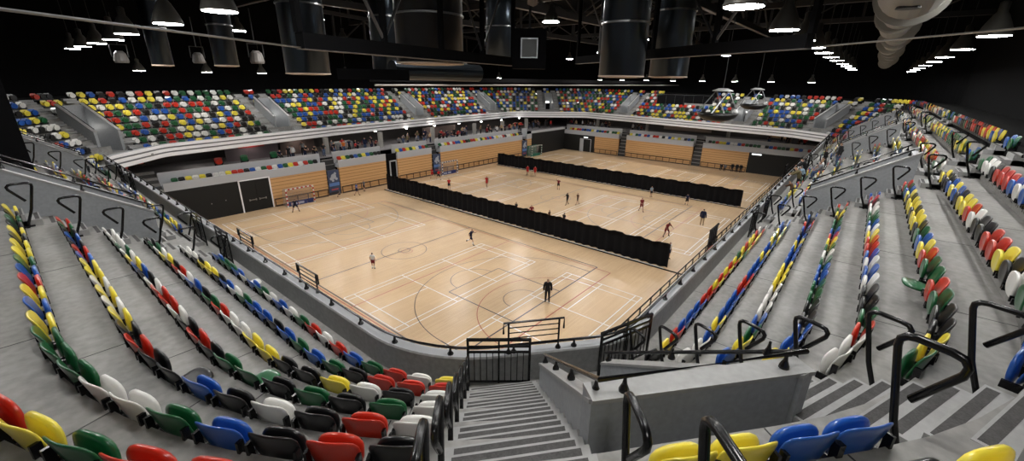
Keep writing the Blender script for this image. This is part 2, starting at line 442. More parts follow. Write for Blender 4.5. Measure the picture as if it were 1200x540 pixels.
# ------------------------------------------------------------ aisle steps
def stair_generic(v, sgn):
    b, u = v['b'], v['u']; m = MB(); m.cm = 0
    l0, l1 = (SW+.22, SW+.22+1.0)
    if sgn < 0: l0, l1 = -l1, -l0
    for k in range(1, NR+1):
        a = to(k)
        for j in range(1, 3):
            o0 = a + TREAD/3*j; o1 = TREAD*k+.01
            if k > 6 or True:
                m.cm = 0
                m.prism([loc2(b, u, o0, l0), loc2(b, u, o1, l0), loc2(b, u, o1, l1), loc2(b, u, o0, l1)], tz(k)-.01, tz(k)+RISE/3*j)
        for j in range(3):
            if k == 1 and j == 0: continue
            o0 = a + TREAD/3*j
            m.cm = 1
            m.prism([loc2(b, u, o0+.03, l0+.06), loc2(b, u, o0+.12, l0+.06), loc2(b, u, o0+.12, l1-.06), loc2(b, u, o0+.03, l1-.06)], tz(k)+RISE/3*j-.002, tz(k)+RISE/3*j+.004)
    side = 'nearer' if (sgn < 0) == (v['u'] == (-1, 0)) else 'farther'
    o = m.obj('aisle_steps', [CAPC, NOSE]); struct(o)
for v in VOMS:
    for s_ in (-1, 1): stair_generic(v, s_)
# near corner stairs (continuous overlay)
m = MB(); m2 = MB()
lp = STO - STV*SHW; rp = STO + STV*SHW
for k in range(1, NR+1):
    a = TREAD*(k-1)
    for j in range(3):
        o0 = a+TREAD/3*j; o1 = a+TREAD/3*(j+1)+.005
        z = tz(k)+RISE/3*j + .004
        if k == 1 and j == 0: continue
        c0, c1 = 8.13-o0, 8.13-o1
        N = (.636, .772)
        q = [inter(N, c0, lp, STU), inter(N, c1, lp, STU), inter(N, c1, rp, STU), inter(N, c0, rp, STU)]
        m.cm = 0; m.prism(q, z-.4, z)
        s1, s2 = 8.13-(o0+.035), 8.13-(o0+.145)
        lq = STO-STV*(SHW-.12); rq = STO+STV*(SHW-.10)
        q = [inter(N, s1, lq, STU), inter(N, s2, lq, STU), inter(N, s2, rq, STU), inter(N, s1, rq, STU)]
        m.cm = 1; m.prism(q, z-.002, z+.004)
struct(m.obj('central_steps', [CAPC, NOSE]))
# right corner aisle: radial steps
m = MB()
A1, A2_ = math.radians(39.5), None
for k in range(1, NR+1):
    for j in range(3):
        if k == 1 and j == 0: continue
        o0 = TREAD*(k-1)+TREAD/3*j
        r0 = (2.5+o0); z = tz(k)+RISE/3*j+.004
        d0 = r0; d1 = 2.5+TREAD*(k-1)+TREAD/3*(j+1)+.005
        wl = -1.45; wr = .10
        P = lambda d, l: (C2.x+AX2.x*d+RX2.x*l, C2.y+AX2.y*d+RX2.y*l)
        m.cm = 0; m.prism([P(d0, wl), P(d1, wl), P(d1, wr), P(d0, wr)], z-.42, z)
        m.cm = 1; m.prism([P(d0+.03, wl+.05), P(d0+.14, wl+.05), P(d0+.14, wr-.06), P(d0+.03, wr-.06)], z-.002, z+.004)
struct(m.obj('corner_steps', [CAPC, NOSE]))

jm = MB()
def joint(px, py, nx, ny, kmax=NR):
    for k in range(1, kmax+1):
        a, b = to(k)+.01, to(k+1)
        c = ((px+nx*(a+b)/2), (py+ny*(a+b)/2)); jm.obox(c, (nx, ny), (b-a)/2, .009, tz(k)-.01, tz(k)+.0025)
for yy in (8.5, 13.2, 26.5, 30.5): joint(4.75, yy, -1, 0)
for xx in (9.6, 14.2, 18.8, 29.5, 35.2): joint(xx, 3.37, 0, -1)
for aa in (17, 34): 
    ca, sa = math.cos(math.radians(aa)), math.sin(math.radians(aa)); joint(8.75-4*ca, 8.5-4*sa, -ca, -sa)
joint(9.59-2.5*math.sin(math.radians(41)), 5.87-2.5*math.cos(math.radians(41)), -math.sin(math.radians(41)), -math.cos(math.radians(41)))
struct(jm.obj('trim_joints', mat('joint_dark', (.03, .03, .03), .8)))
RING_E=60; COURT_E=130; EXPO=1.0
# ------------------------------------------------------------ seats
def shell(w, h, t, curve, lean, nseg=24, p=3.2, z0=0, y0=0, taper=0.0):
    """rounded, slightly dished panel standing in the xz plane"""
    mb = MB(); rings = [(0.0, 1), (.55, 1), (.86, 1), (.97, .72), (1.0, 0), (.97, -.72), (.86, -1), (.55, -1), (0.0, -1)]
    cols = []
    for rr, sd in rings:
        idx = []
        cnt = 1 if rr == 0 else nseg
        for k in range(cnt):
            a = 2*PI*k/nseg; ca, sa = math.cos(a), math.sin(a)
            q = (abs(ca)**p+abs(sa)**p)**(-1/p)
            x = ca*q*rr; z = sa*q*rr
            X = x*w/2*(1-taper*(1-z)/2); Zz = z*h/2
            Y = y0 + sd*t/2 + curve*x*x + lean*(z)
            idx.append(len(mb.v)); mb.v.append((X, Y, z0+h/2+Zz))
        cols.append(idx)
    for a, b in zip(cols[:-1], cols[1:]):
        for k in range(nseg):
            k2 = (k+1) % nseg
            if len(a) == 1: mb.f.append((a[0], b[k2], b[k]))
            elif len(b) == 1: mb.f.append((a[k], a[k2], b[0]))
            else: mb.f.append((a[k], a[k2], b[k2], b[k]))
            mb.m.append(0)
    return mb
back_mb = shell(.56, .46, .03, .05, -.05, z0=.39, p=4.2, taper=.07)
pan_mb = shell(.51, .43, .06, .02, .01, z0=.335, y0=.14, p=2.7, taper=.10)
open_mb = shell(.47, .42, .06, .02, .0, z0=-.2, y0=0, p=2.7, taper=.10)
ME_BACK = {c: back_mb.mesh('seat_back_'+c, COL[c], True) for c in CN}
ME_PAN = {c: pan_mb.mesh('seat_pan_'+c, COL[c], True) for c in CN}
br = MB()
br.box(-.275, .275, -.05, -.01, .26, .37)
for sx in (-1, 1):
    br.box(sx*.262-.016, sx*.262+.016, -.06, .19, .34, .44)
    br.box(sx*.262-.016, sx*.262+.016, -.045, .03, .40, .68)
    br.box(sx*.24-.03, sx*.24+.03, -.06, -.02, 0.12, .30)
ME_BR = br.mesh('seat_bracket', BLACK)
NEARSEQ = {  # colours read off the photograph, from the central stairs outwards
 ('L', 1): 'yellow white red green blue red white red green white blue white green blue'.split(),
 ('L', 2): 'red red red black green blue green blue black blue blue green white blue black yellow yellow'.split(),
 ('L', 3): 'white black white yellow black black yellow yellow white white red green black blue white red'.split(),
 ('L', 4): 'white green black green black yellow green black red black white red red white black blue'.split(),
 ('L', 5): 'white red black white black blue green black red black yellow white yellow white yellow yellow'.split(),
 ('L', 6): 'black red black blue green white white green green green yellow blue yellow red blue'.split(),
 ('L', 7): 'yellow black red red green yellow red green red green blue yellow blue yellow green red'.split(),
 ('L', 8): 'black red blue white red blue yellow'.split(),
 ('C', 7): 'yellow yellow blue blue'.split(), ('C', 8): 'green yellow black yellow yellow yellow'.split(),
 ('R', 1): 'black yellow red blue blue blue red red yellow red yellow red yellow green yellow red'.split(),
 ('R', 2): 'white white blue yellow blue blue blue red red blue blue blue yellow blue blue yellow'.split(),
 ('R', 3): 'blue yellow green blue white white white yellow yellow yellow blue blue blue yellow blue'.split(),
 ('R', 4): 'yellow blue blue black black green green blue blue green white green yellow red blue'.split(),
 ('R', 5): 'white white red green black black white blue white blue red red yellow white blue green'.split(),
 ('R', 6): 'green yellow black black green red red green red yellow blue green black yellow yellow'.split(),
 ('R', 7): 'blue blue black black green white black yellow red red black black white red yellow'.split()}
PITCH = .64
def skip(k, x, y):
    d = Vector((x, y))-STO; f = d.dot(STU); lat = d.dot(STV)
    rel = Vector((x, y))-C2; f2 = rel.dot(AX2); lat2 = rel.dot(RX2)
    if f > -3 and abs(lat) < SHW+.02 and f < 14: return True
    ang = math.degrees(math.atan2(-rel.x, -rel.y))
    if f2 > 0 and lat2 < .14:
        if -2 < ang < (39.5 if k < 7 else 37.0): return True
        if k <= 6 and lat > 0 and f > -3 and ang < 75 and lat < 8: return True
    for v in VOMS:
        e = (x-v['b'][0], y-v['b'][1]); u = v['u']
        ff = e[0]*u[0]+e[1]*u[1]; ll = abs(-e[0]*u[1]+e[1]*u[0])
        if -1.5 < ff < 13:
            if ll < SW+1.26 and k <= 6: return True
            if SW+.1 < ll < SW+1.26: return True
    if x < .9 and 24.2 < y < 25.9: return True
    if k in (6, 7, 8, 9) and x > 75 and 22.0 < y < 32.0: return True      # camera platform
    return False
SEATS = []   # (k, x, y, nx, ny, block, index, colour)
BLK = ['L', 'L2', 'L3', 'A', 'B', 'D', 'E', 'F']
ROWRUNS = {}
for k in range(1, NR+1):
    pl = bowl(bo(k), math.radians(3)); pts = []
    n = len(pl)
    for i in range(n):
        p = pl[i]; q = pl[(i+1) % n]; l = math.hypot(q[0]-p[0], q[1]-p[1]); m_ = max(1, int(l/.05))
        for j in range(m_):
            t = j/m_
            nx, ny = unit(p[2]+(q[2]-p[2])*t, p[3]+(q[3]-p[3])*t)
            pts.append((p[0]+(q[0]-p[0])*t, p[1]+(q[1]-p[1])*t, nx, ny))
    ok = [not skip(k, p[0], p[1]) for p in pts]
    st = next(i for i in range(len(pts)) if not ok[i])
    # start inside the central stairs
    for i in range(len(pts)):
        d = Vector(pts[i][:2])-STO
        if abs(d.dot(STV)) < .1 and d.dot(STU) > -3: st = i; break
    order = pts[st:]+pts[:st]; okk = ok[st:]+ok[:st]
    runs = []; cur = []
    for p, o_ in zip(order, okk):
        if o_: cur.append(p)
        elif cur: runs.append(cur); cur = []
    if cur: runs.append(cur)
    for run in runs:
        s = [0]
        for a, b in zip(run[:-1], run[1:]): s.append(s[-1]+math.hypot(b[0]-a[0], b[1]-a[1]))
        L = s[-1]; mx_, my_ = run[len(run)//2][:2]; pit = (.79 if my_ > 48 or mx_ > 69 else PITCH) if L > 3.2 else (.575 if L > 2.2 else .6); ns = int((L+.03)/pit)
        if ns < 1: continue
        x0, y0 = run[0][0], run[0][1]; xe, ye = run[-1][0], run[-1][1]
        mid = run[len(run)//2]
        if mid[0] < 5 and mid[1] < 22 and mid[1] > 1.2 and not (y0 < 1 and False) and x0 < 5.3 and y0 < 7 and ye > 15: blk = 'L'
        elif mid[1] < 4 and 7 < mid[0] < 22.8: blk = 'R'
        elif mid[1] < 2 and mid[0] < 6: blk = 'C'
        elif mid[0] < 5 and mid[1] < 34.0: blk = 'M' if mid[1] > 21.2 else 'N'
        elif mid[1] < 4 and mid[0] < 41: blk = 'S' if mid[0] > 25 else 'T'
        else: blk = 'Z'
        off = (L-ns*pit)/2 if blk not in 'LR' else 0.0
        if blk == 'R': off = L-ns*pit-off
        j = 0
        for i_ in range(ns):
            t = off+pit*(i_+.5)
            while s[j+1] < t and j < len(s)-2: j += 1
            idx = i_+1 if blk not in 'RCST' else ns-i_
            if blk == 'C': idx = i_+1
            seq = NEARSEQ.get((blk, k))
            if blk == 'C': idx = ns-i_
            c = seq[idx-1] if seq and idx <= len(seq) else R.choice(CN)
            SEATS.append([k, run[j][0], run[j][1], run[j][2], run[j][3], blk, idx, c])
print('SEATS', len(SEATS), [(s[0], round(s[1], 2), round(s[2], 2), s[6], s[7]) for s in SEATS if s[5] == 'C'])
# camera frame (also used at the end)
F = 491.12
XA = Vector((431, 170, -F)).normalized(); YA = Vector((-633, 186, -F)).normalized(); ZA = XA.cross(YA).normalized()
CR = Matrix((XA, YA, ZA))      # camera -> world
def cproj(x, y, z):
    v = CR.transposed() @ Vector((x, y, z-CAMZ))
    if v.z >= -.2: return None
    return (600+F*v.x/-v.z, 270-F*v.y/-v.z, -v.z)
vis = []
for i, s_ in enumerate(SEATS):
    p = cproj(s_[1], s_[2], tz(s_[0])+.65)
    if p and -25 < p[0] < 1225 and -20 < p[1] < 690: vis.append((p[2], i))
vis.sort(); NEAR = set(i for d, i in vis[:300])
print('near blocks', {b: sum(1 for i in NEAR if SEATS[i][5] == b) for b in 'LRCMNSTZ'})
BN = {'L': 'left of the central stairs', 'R': 'beyond the corner steps',
      'C': 'from the left behind the big walled stairwell', 'M': 'past the left walled stairwell', 'N': 'from near, above the left walled stairwell',
      'S': 'past the right walled stairwell', 'T': 'from near, above the right walled stairwell', 'Z': 'along the stand'}
protos = {}
OPEN = {}
for px_, py_, c in ((1088, 330, 'green'), (294, 325, 'white'), (205, 428, 'black'), (292, 428, 'green')):
    bi = min(NEAR, key=lambda i: (lambda p: (p[0]-px_)**2+(p[1]-py_)**2)(cproj(SEATS[i][1], SEATS[i][2], tz(SEATS[i][0])+.6)))
    SEATS[bi][7] = c; OPEN[bi] = True
for i in sorted(NEAR):
    k, x, y, nx, ny, blk, idx, c = SEATS[i]
    # local +y looks to the court (inwards = -normal)
    rz = math.atan2(-ny, -nx)-PI/2
    if c not in protos:
        e = empty('stadium_seat')
        kids = [link('backrest', ME_BACK[c], e), link('seat_pan', ME_PAN[c], e), link('bracket', ME_BR, e)]
        protos[c] = (e, kids); t = e
    else:
        t = copy_tree(*protos[c])
    t.location = (x, y, tz(k)); t.rotation_euler = (0, 0, rz)
    if i in OPEN:
        for ch in t.children:
            if ch.name.startswith('seat_pan'):
                hz = Vector((0, .12, .40)); ch.matrix_local = Matrix.Translation(hz) @ Matrix.Rotation(math.radians(-78), 4, 'X') @ Matrix.Translation(-hz)
    tag(t, '%s %s, %s row up, %s %s' % (c, 'folded-down open seat' if i in OPEN else 'tip-up seat', ordn(k), ordn(idx), BN[blk]), 'seat', 'tip-up seats in the nearest blocks')
# one seat is folded open in the sixth row of the right stand
# the rest of the bowl, as one object
def lowpoly():
    V = []; Fc = []; M = []
    def panel(w, z0, z1, y, t, lean, m, ch=.09):
        b = len(V); oc = [(-w/2+ch, z0), (w/2-ch, z0), (w/2, z0+ch), (w/2, z1-ch), (w/2-ch, z1), (-w/2+ch, z1), (-w/2, z1-ch), (-w/2, z0+ch)]
        for sgn in (-1, 1):
            for (px, pz) in oc: V.append((px, y+sgn*t/2+lean*(pz-z0)/(z1-z0), pz))
        Fc.append(tuple(b+i for i in range(8))); Fc.append(tuple(b+8+i for i in range(8))[::-1])
        for i in range(8): Fc.append((b+i, b+8+i, b+8+(i+1) % 8, b+(i+1) % 8))
        M.extend([m]*10)
    panel(.54, .45, .85, 0, .035, -.07, 0); panel(.46, .37, .76, .15, .06, .02, 0, .12)
    b = len(V)
    for (x0, x1, y0, y1, z0, z1) in ((-.29, .29, -.05, .16, .27, .40),):
        b = len(V)
        for xx in (x0, x1):
            for yy in (y0, y1):
                for zz in (z0, z1): V.append((xx, yy, zz))
        for f in ((0, 1, 3, 2), (4, 6, 7, 5), (0, 4, 5, 1), (2, 3, 7, 6), (1, 5, 7, 3), (0, 2, 6, 4)): Fc.append(tuple(b+q for q in f)); M.append(1)
    return V, Fc, M
LV, LF, LM = lowpoly()
SITTERS = [(31.2, 2.6), (34, 2.6), (35.6, 2.6), (37.6, 2.6), (35.9, 1.69), (37.0, 1.69), (38.3, 1.69), (39.5, .9), (38.9, .9), (44.6, 2.2), (44.6, 1.7)]
fm = MB()
for i, s_ in enumerate(SEATS):
    if i in NEAR or any(abs(s_[1]-a)<.5 and abs(s_[2]-b)<.6 for a, b in SITTERS): continue
    k, x, y, nx, ny, blk, idx, c = s_
    z = tz(k); b = len(fm.v); ci = CN.index(c)
    # x axis local = y_dir rotated -90
    yx, yy = -nx, -ny; xx, xy = yy, -yx
    if y > 48 or x > 69: xx *= 1.08; xy *= 1.08
    for (a, bb, cc) in LV: fm.v.append((x+xx*a+yx*bb, y+xy*a+yy*bb, z+cc))
    for f, m_ in zip(LF, LM): fm.f.append(tuple(b+q for q in f)); fm.m.append(ci if m_ == 0 else 5)
fs = fm.obj('stadium_seats', [COL[c] for c in CN])
tag(fs, 'thousands of mixed coloured tip-up seats filling the far stands', 'seats', kind='stuff')
# ------------------------------------------------------------ parapet handrail
def wallrail(name, label, path, z, cap, step=1.9):
    root = empty(name, (path[0][0], path[0][1], cap)); inv = Matrix.Translation(Vector(root.location)).inverted()
    tag(root, label, 'handrail')
    m = MB(); m.tube([(p[0], p[1], z) for p in path], .03, 8, cap=True); o = m.obj('rail', BLACK, root); o.matrix_parent_inverse = inv
    m = MB(); m.tube([(p[0]+p[2]*-.12, p[1]+p[3]*-.12, z-.13) for p in path], .010, 6); o = m.obj('lower_wire', BLACK, root); o.matrix_parent_inverse = inv
    tot = 0; nxt = .6
    base = MB(); base.lathe((0, 0, 0), [(.075, 0.0), (.075, .03), (.035, .08), (.022, .2)], 8); bme = base.mesh('rail_bracket', BLACK)
    for a, b in zip(path[:-1], path[1:]):
        l = math.hypot(b[0]-a[0], b[1]-a[1])
        while nxt <= tot+l:
            t = (nxt-tot)/l
            o = link('bracket', bme, root); o.matrix_parent_inverse = inv
            o.location = (a[0]+(b[0]-a[0])*t, a[1]+(b[1]-a[1])*t, cap)
            nxt += step
        tot += l
bp = bowl(-.12, math.radians(8))
def between(f): return [p for p in bp if f(p)]
corner = [p for p in bp if p[0] < 12 and p[1] < 10]
corner.sort(key=lambda p: math.atan2(p[1]-12, p[0]-14))
cpath = sorted(corner, key=lambda p: (p[1]-p[0]))
wallrail('parapet_handrail', 'black handrail on the curved parapet in front of the central stairs', cpath, 8.1, 7.9, 1.5)
wallrail('parapet_handrail', 'black handrail along the left parapet top', [(4.87, 8.5, -1, 0), (4.87, 45, -1, 0)], 8.1, 7.9, 1.5)
wallrail('parapet_handrail', 'black handrail along the right parapet top', [(9.6, 3.49, 0, -1), (69.5, 3.49, 0, -1)], 8.1, 7.9, 1.3)
# ------------------------------------------------------------ barriers at the foot of the aisles
def barrier(c, u, w, label, h=1.28, top=True):
    """vertical-bar barrier; u = direction along the barrier"""
    root = empty('aisle_barrier', (c[0], c[1], Z0+.01), math.atan2(u[1], u[0]))
    tag(root, label, 'barrier', 'black barriers at the foot of aisles')
    f = MB()
    for x in (-w/2, w/2): f.box(x-.028, x+.028, -.022, .022, 0, h)
    f.box(-.02, .02, -.018, .018, .08, h)
    f.box(-w/2-.03, w/2+.03, -.03, .03, h-.035, h+.02)
    f.box(-w/2, w/2, -.018, .018, h-.21, h-.17); f.box(-w/2, w/2, -.018, .018, h-.36, h-.31); f.box(-w/2, w/2, -.018, .018, .10, .14)
    f.obj('frame', BLACK, root)
    n = int(w/.13); bar = MB().box(-.009, .009, -.009, .009, .12, h-.33).mesh('bar', BLACK)
    for i in range(1, n):
        o = link('bar', bar, root); o.location = (-w/2+w*i/n, 0, 0)
barrier((6.12, 5.36), unit(.93, -1.07), 1.42, 'black vertical-bar barrier at the foot of the central stairs')
barrier((8.70, 3.42), unit(1.5, -.50), 1.7, 'black vertical-bar barrier at the foot of the corner steps')
for v in VOMS:
    if not v['near']: continue
    u = v['u']; side = 'left' if v['u'] == (-1, 0) else 'right'
    for s_ in (-1, 1):
        fo = 'nearer' if (s_ > 0) == (side == 'left') and False else None
        d_cam = math.hypot(*loc2(v['b'], u, .2, s_*1.5))
        d_oth = math.hypot(*loc2(v['b'], u, .2, -s_*1.5))
        barrier(loc2(v['b'], u, .20, s_*1.50), (-u[1], u[0]), 1.3, 'black bar barrier on the %s side of the %s' % ('near' if d_cam < d_oth else 'far', v['n']))
def guard(p, q, z0, z1, label):
    root = empty('guard_rail', (p[0], p[1], z0)); inv = Matrix.Translation(Vector(root.location)).inverted()
    tag(root, label, 'guard rail', 'raised guard rails on the parapet')
    m = MB()
    P = Vector((*p, 0)); Q = Vector((*q, 0)); d = (Q-P).normalized()*.12
    m.tube([(P.x-d.x, P.y-d.y, z1-.28), (P.x-d.x, P.y-d.y, z1), (Q.x+d.x, Q.y+d.y, z1), (Q.x+d.x, Q.y+d.y, z1-.28)], .026, 8)
    for f_ in (.14, .28, .42): m.tube([(P.x, P.y, z1-f_), (Q.x, Q.y, z1-f_)], .014, 6)
    o = m.obj('rails', BLACK, root); o.matrix_parent_inverse = inv
    for e in (P, Q):
        m = MB(); m.tube([(e.x, e.y, z0), (e.x, e.y, z1)], .024, 8); m.lathe((e.x, e.y, z0), [(.07, 0), (.07, .03), (.03, .1)], 8)
        o = m.obj('post', BLACK, root); o.matrix_parent_inverse = inv
guard((6.45, 5.35), (7.40, 4.58), 7.9, 8.72, 'black raised guard rail on the parapet right of the central stairs')
guard((4.98, 11.6), (4.98, 12.7), 7.9, 8.5, 'small black guard rail on the left parapet over the near court')
guard((4.98, 16.4), (4.98, 17.6), 7.9, 8.5, 'small black guard rail on the left parapet near its walled stairwell')
# ------------------------------------------------------------ handrail loops at row ends
lm = MB()
lp_ = [(0, 0, 0), (0, 0.02, .30), (0, .0, .62), (0, 0, .90), (0, -.03, .97), (0, -.10, 1.0), (0, -.40, .98), (0, -.48, .94), (0, -.50, .86), (0, -.44, .72), (0, -.28, .42)]
lp_ = [(0, 0, 0), (0, .03, .12), (0, .15, .42), (0, .18, .50), (0, .34, 1.12), (0, .34, 1.18), (0, .30, 1.22), (0, .23, 1.235), (0, .0, 1.235), (0, -.08, 1.22), (0, -.12, 1.17), (0, -.11, 1.10), (0, .13, .74)]
lm.tube(lp_, .034, 8)
ME_LOOP = lm.mesh('handrail_loop', BLACK, True)
ft = MB().box(-.14, .14, -.03, .03, 0, .05).box(-.03, .03, -.14, .14, .0, .045).mesh('loop_foot', BLACK)
def loop(x, y, z, u, label, hz=1.0):
    root = empty('handrail_loop', (x, y, z), math.atan2(-u[1], -u[0])-PI/2)
    tag(root, label, 'handrail', 'handrail loops at the row ends')
    root.scale = (1, 1, hz); link('tube', ME_LOOP, root); link('foot', ft, root)
for k in range(1, 9):
    z = tz(k)+.01
    o_ = bo(k)-.28
    N = (.636, .772); c0 = 8.13-o_
    c0 = 8.13-bo(k)-.03
    q = inter(N, c0, STO-STV*(SHW-.06), STU)
    loop(q[0], q[1], z, (STU.x, STU.y), 'black handrail loop left of the central stairs at the %s row' % ordn(k))
    if k >= 7:
        q = inter(N, c0, STO+STV*(SHW+(.03 if k == 7 else .17)), STU)
        loop(q[0], q[1], z, (STU.x, STU.y), 'black handrail loop right of the central stairs at the %s row' % ordn(k))
    if k <= 8:
        d = 2.5+o_
        q = C2+AX2*d+RX2*(.12 if k < 7 else .25)
        loop(q.x, q.y, z, (AX2.x, AX2.y), 'black handrail loop right of the corner steps at the %s row' % ordn(k))
        if k == 7:
            q = (4.66, -.98); loop(q[0], q[1], z, (AX2.x, AX2.y), 'black handrail loop behind the big walled stairwell by the blue seats', 1.19)
for v in VOMS:
    if not v['near']: continue
    b, u = v['b'], v['u']
    for k in range(1, 9):
        for s_ in (-1, 1):
            p = loc2(b, u, bo(k)-.25, s_*(SW+1.27))
            dc = math.hypot(*p); do = math.hypot(*loc2(b, u, bo(k)-.25, -s_*(SW+1.27)))
            loop(p[0], p[1], tz(k)+.01, u, 'black handrail loop, %s row, %s side of %s' % (ordn(k), 'near' if dc < do else 'far', v['n']))
# ------------------------------------------------------------ court floor
floor = MB().box(3, 84, 3, 60, -.3, 0).obj('floor', FLOORM); struct(floor)
LW = mat('white_court_line', (0.72, 0.70, 0.66), 0.3); LB = mat('black_court_line', (0.02, 0.018, 0.025), 0.3); LR = mat('red_court_line', (0.30, 0.045, 0.015), 0.3)
def line(mb, a, b, w=.05, z=.003):
    w = w*1.6
    d = Vector((b[0]-a[0], b[1]-a[1])).normalized(); n = Vector((-d.y, d.x))*w/2
    mb.poly([(a[0]-n.x, a[1]-n.y, z), (b[0]-n.x, b[1]-n.y, z), (b[0]+n.x, b[1]+n.y, z), (a[0]+n.x, a[1]+n.y, z)], [(0, 1, 2, 3)])
def arc(mb, c, r, a0, a1, w=.05, z=.003, n=40):
    for i in range(n):
        t0 = math.radians(a0+(a1-a0)*i/n); t1 = math.radians(a0+(a1-a0)*(i+1)/n)
        mb.poly([(c[0]+(r-w/2)*math.cos(t0), c[1]+(r-w/2)*math.sin(t0), z), (c[0]+(r+w/2)*math.cos(t0), c[1]+(r+w/2)*math.sin(t0), z),
                 (c[0]+(r+w/2)*math.cos(t1), c[1]+(r+w/2)*math.sin(t1), z), (c[0]+(r-w/2)*math.cos(t1), c[1]+(r-w/2)*math.sin(t1), z)], [(0, 1, 2, 3)])
W = MB(); B = MB(); RD = MB()
for s in (0, 23.3, 46.3):
    for y0 in (9.3, 18.45, 32.4, 41.4):
        x0, x1 = 12.15+s, 25.55+s; y1 = y0+6.1; z = .0035
        for yy in (y0, y0+.46, y1-.46, y1): line(W, (x0, yy), (x1, yy), .045, z)
        for xx in (x0, x0+.76, x1-.76, x1, x0+4.72, x1-4.72): line(W, (xx, y0), (xx, y1), .045, z)
        line(W, (x0, (y0+y1)/2), (x0+4.72, (y0+y1)/2), .045, z); line(W, (x1-4.72, (y0+y1)/2), (x1, (y0+y1)/2), .045, z)
    cx = 20.0+s; z = .0045
    for yy in (14.1, 42.8, 28.45): line(B, (12.0+s, yy), (28.0+s, yy), .06, z)
    for xx in (12.0+s, 28.0+s): line(B, (xx, 14.1), (xx, 42.8), .06, z)
    arc(B, (cx, 28.45), 1.9, 0, 360, .05, z, 64); arc(B, (cx, 28.45), .5, 0, 360, .05, z, 32)
    for yb, sg in ((14.1, 1), (42.8, -1)):
        for xx in (cx-2.6, cx+2.6): line(B, (xx, yb), (xx, yb+sg*5.8), .05, z)
        line(B, (cx-2.6, yb+sg*5.8), (cx+2.6, yb+sg*5.8), .05, z)
        a0, a1 = (0, 180) if sg > 0 else (180, 360)
        arc(B, (cx, yb+sg*5.8), 1.8, a0, a1, .05, z)
        arc(B, (cx, yb+sg*1.8), 6.85, a0, a1, .05, z, 60)
        for xx in (cx-6.85, cx+6.85): line(B, (xx, yb), (xx, yb+sg*1.8), .05, z)
        arc(B, (cx, yb+sg*1.3), 1.3, a0, a1, .05, z)
    z = .0055
    for yy in (12.8, 43.3, 23.1, 33.2): line(RD, (11.8+s, yy), (27.7+s, yy), .05, z)
    for xx in (11.8+s, 27.7+s): line(RD, (xx, 12.8), (xx, 43.3), .05, z)
    arc(RD, (cx, 12.8), 4.95, 0, 180, .05, z, 50); arc(RD, (cx, 43.3), 4.95, 180, 360, .05, z, 50); arc(RD, (cx, 28.05), .45, 0, 360, .05, z, 24)
for mb_, nm, ml in ((W, 'white_court_markings', LW), (B, 'black_court_markings', LB), (RD, 'red_court_markings', LR)):
    o = mb_.obj(nm, ml, floor); 
# ------------------------------------------------------------ lower stands (retracted) on the far sides
WY, WX = 50.0, 78.3
def far_wall():
    # solid wood-faced retracted seating, split by aisles
    def seg(axis, a, b, nm='wall_wood'):
        m = MB()
        if axis == 'y': m.box(a, b, WY, WY+.4, 0, 3.3)
        else: m.box(WX, WX+.4, a, b, 0, 3.3)
        struct(m.obj(nm, WOODM))
        m = MB(); t = 1.15
        if axis == 'y': m.box(a, b, WY-.03, WY+.15, 3.3, 4.2)
        else: m.box(WX-.03, WX+.15, a, b, 3.3, 4.2)
        struct(m.obj('trim_band', BAND))
        m = MB()
        if axis == 'y': m.box(a, b, WY+.15, WY+t, 3.3, 3.72); m.box(a, b, WY+t, WY+t+.12, 3.3, 5.15)
        else: m.box(WX+.15, WX+t, a, b, 3.3, 3.72); m.box(WX+t, WX+t+.12, a, b, 3.3, 5.15)
        struct(m.obj('trim_upstand', BAND))
    ys = [(18.2, 24.7), (26.4, 33.3), (35.2, 41.4), (43.1, 53.0), (53.0, 63.6), (64.9, 66.5)]
    for a, b in ys: seg('y', a, b)
    for a, b in [(35.9+1.4, 42.6), (23.0, 35.7), (14.0, 21.4)]: seg('x', a, b)
    # black folding walls with pale band above
    def blk(axis, a, b, h=3.5):
        m = MB()
        (m.box(a, b, WY, WY+.3, 0, h) if axis == 'y' else m.box(WX, WX+.3, a, b, 0, h)); struct(m.obj('wall_black_panels', BLACKW))
        m = MB()
        (m.box(a, b, WY-.03, WY+.15, h, 4.3) if axis == 'y' else m.box(WX-.03, WX+.15, a, b, h, 4.2)); struct(m.obj('trim_band', BAND))
        m = MB()
        (m.box(a, b, WY+.15, WY+1.27, h, 3.72) if axis == 'y' else m.box(WX+.15, WX+1.27, a, b, h, 3.72)); (m.box(a, b, WY+1.15, WY+1.27, 3.72, 5.15) if axis == 'y' else m.box(WX+1.15, WX+1.27, a, b, 3.72, 5.15)); struct(m.obj('trim_upstand', BAND))
    blk('y', 8.8, 18.2); blk('x', 4.0, 14.0, 3.35)
    m = MB().box(66.5, 78.6, WY, WY+.3, 0, 4.25); struct(m.obj('wall_black_panels', BLACKW))
    m = MB().box(WX, WX+.3, 42.6, 50.3, 0, 3.35); struct(m.obj('wall_black_panels', BLACKW))
    m = MB().box(WX-.03, WX+.15, 42.6, 50.3, 3.35, 4.2); m.box(66.5, 78.4, WY-.05, WY+.12, 4.25, 4.7); struct(m.obj('trim_band', BAND))
    m = MB().box(WX+1.15, WX+1.27, 42.6, 50.3, 3.3, 5.15); struct(m.obj('trim_upstand', BAND))
far_wall()
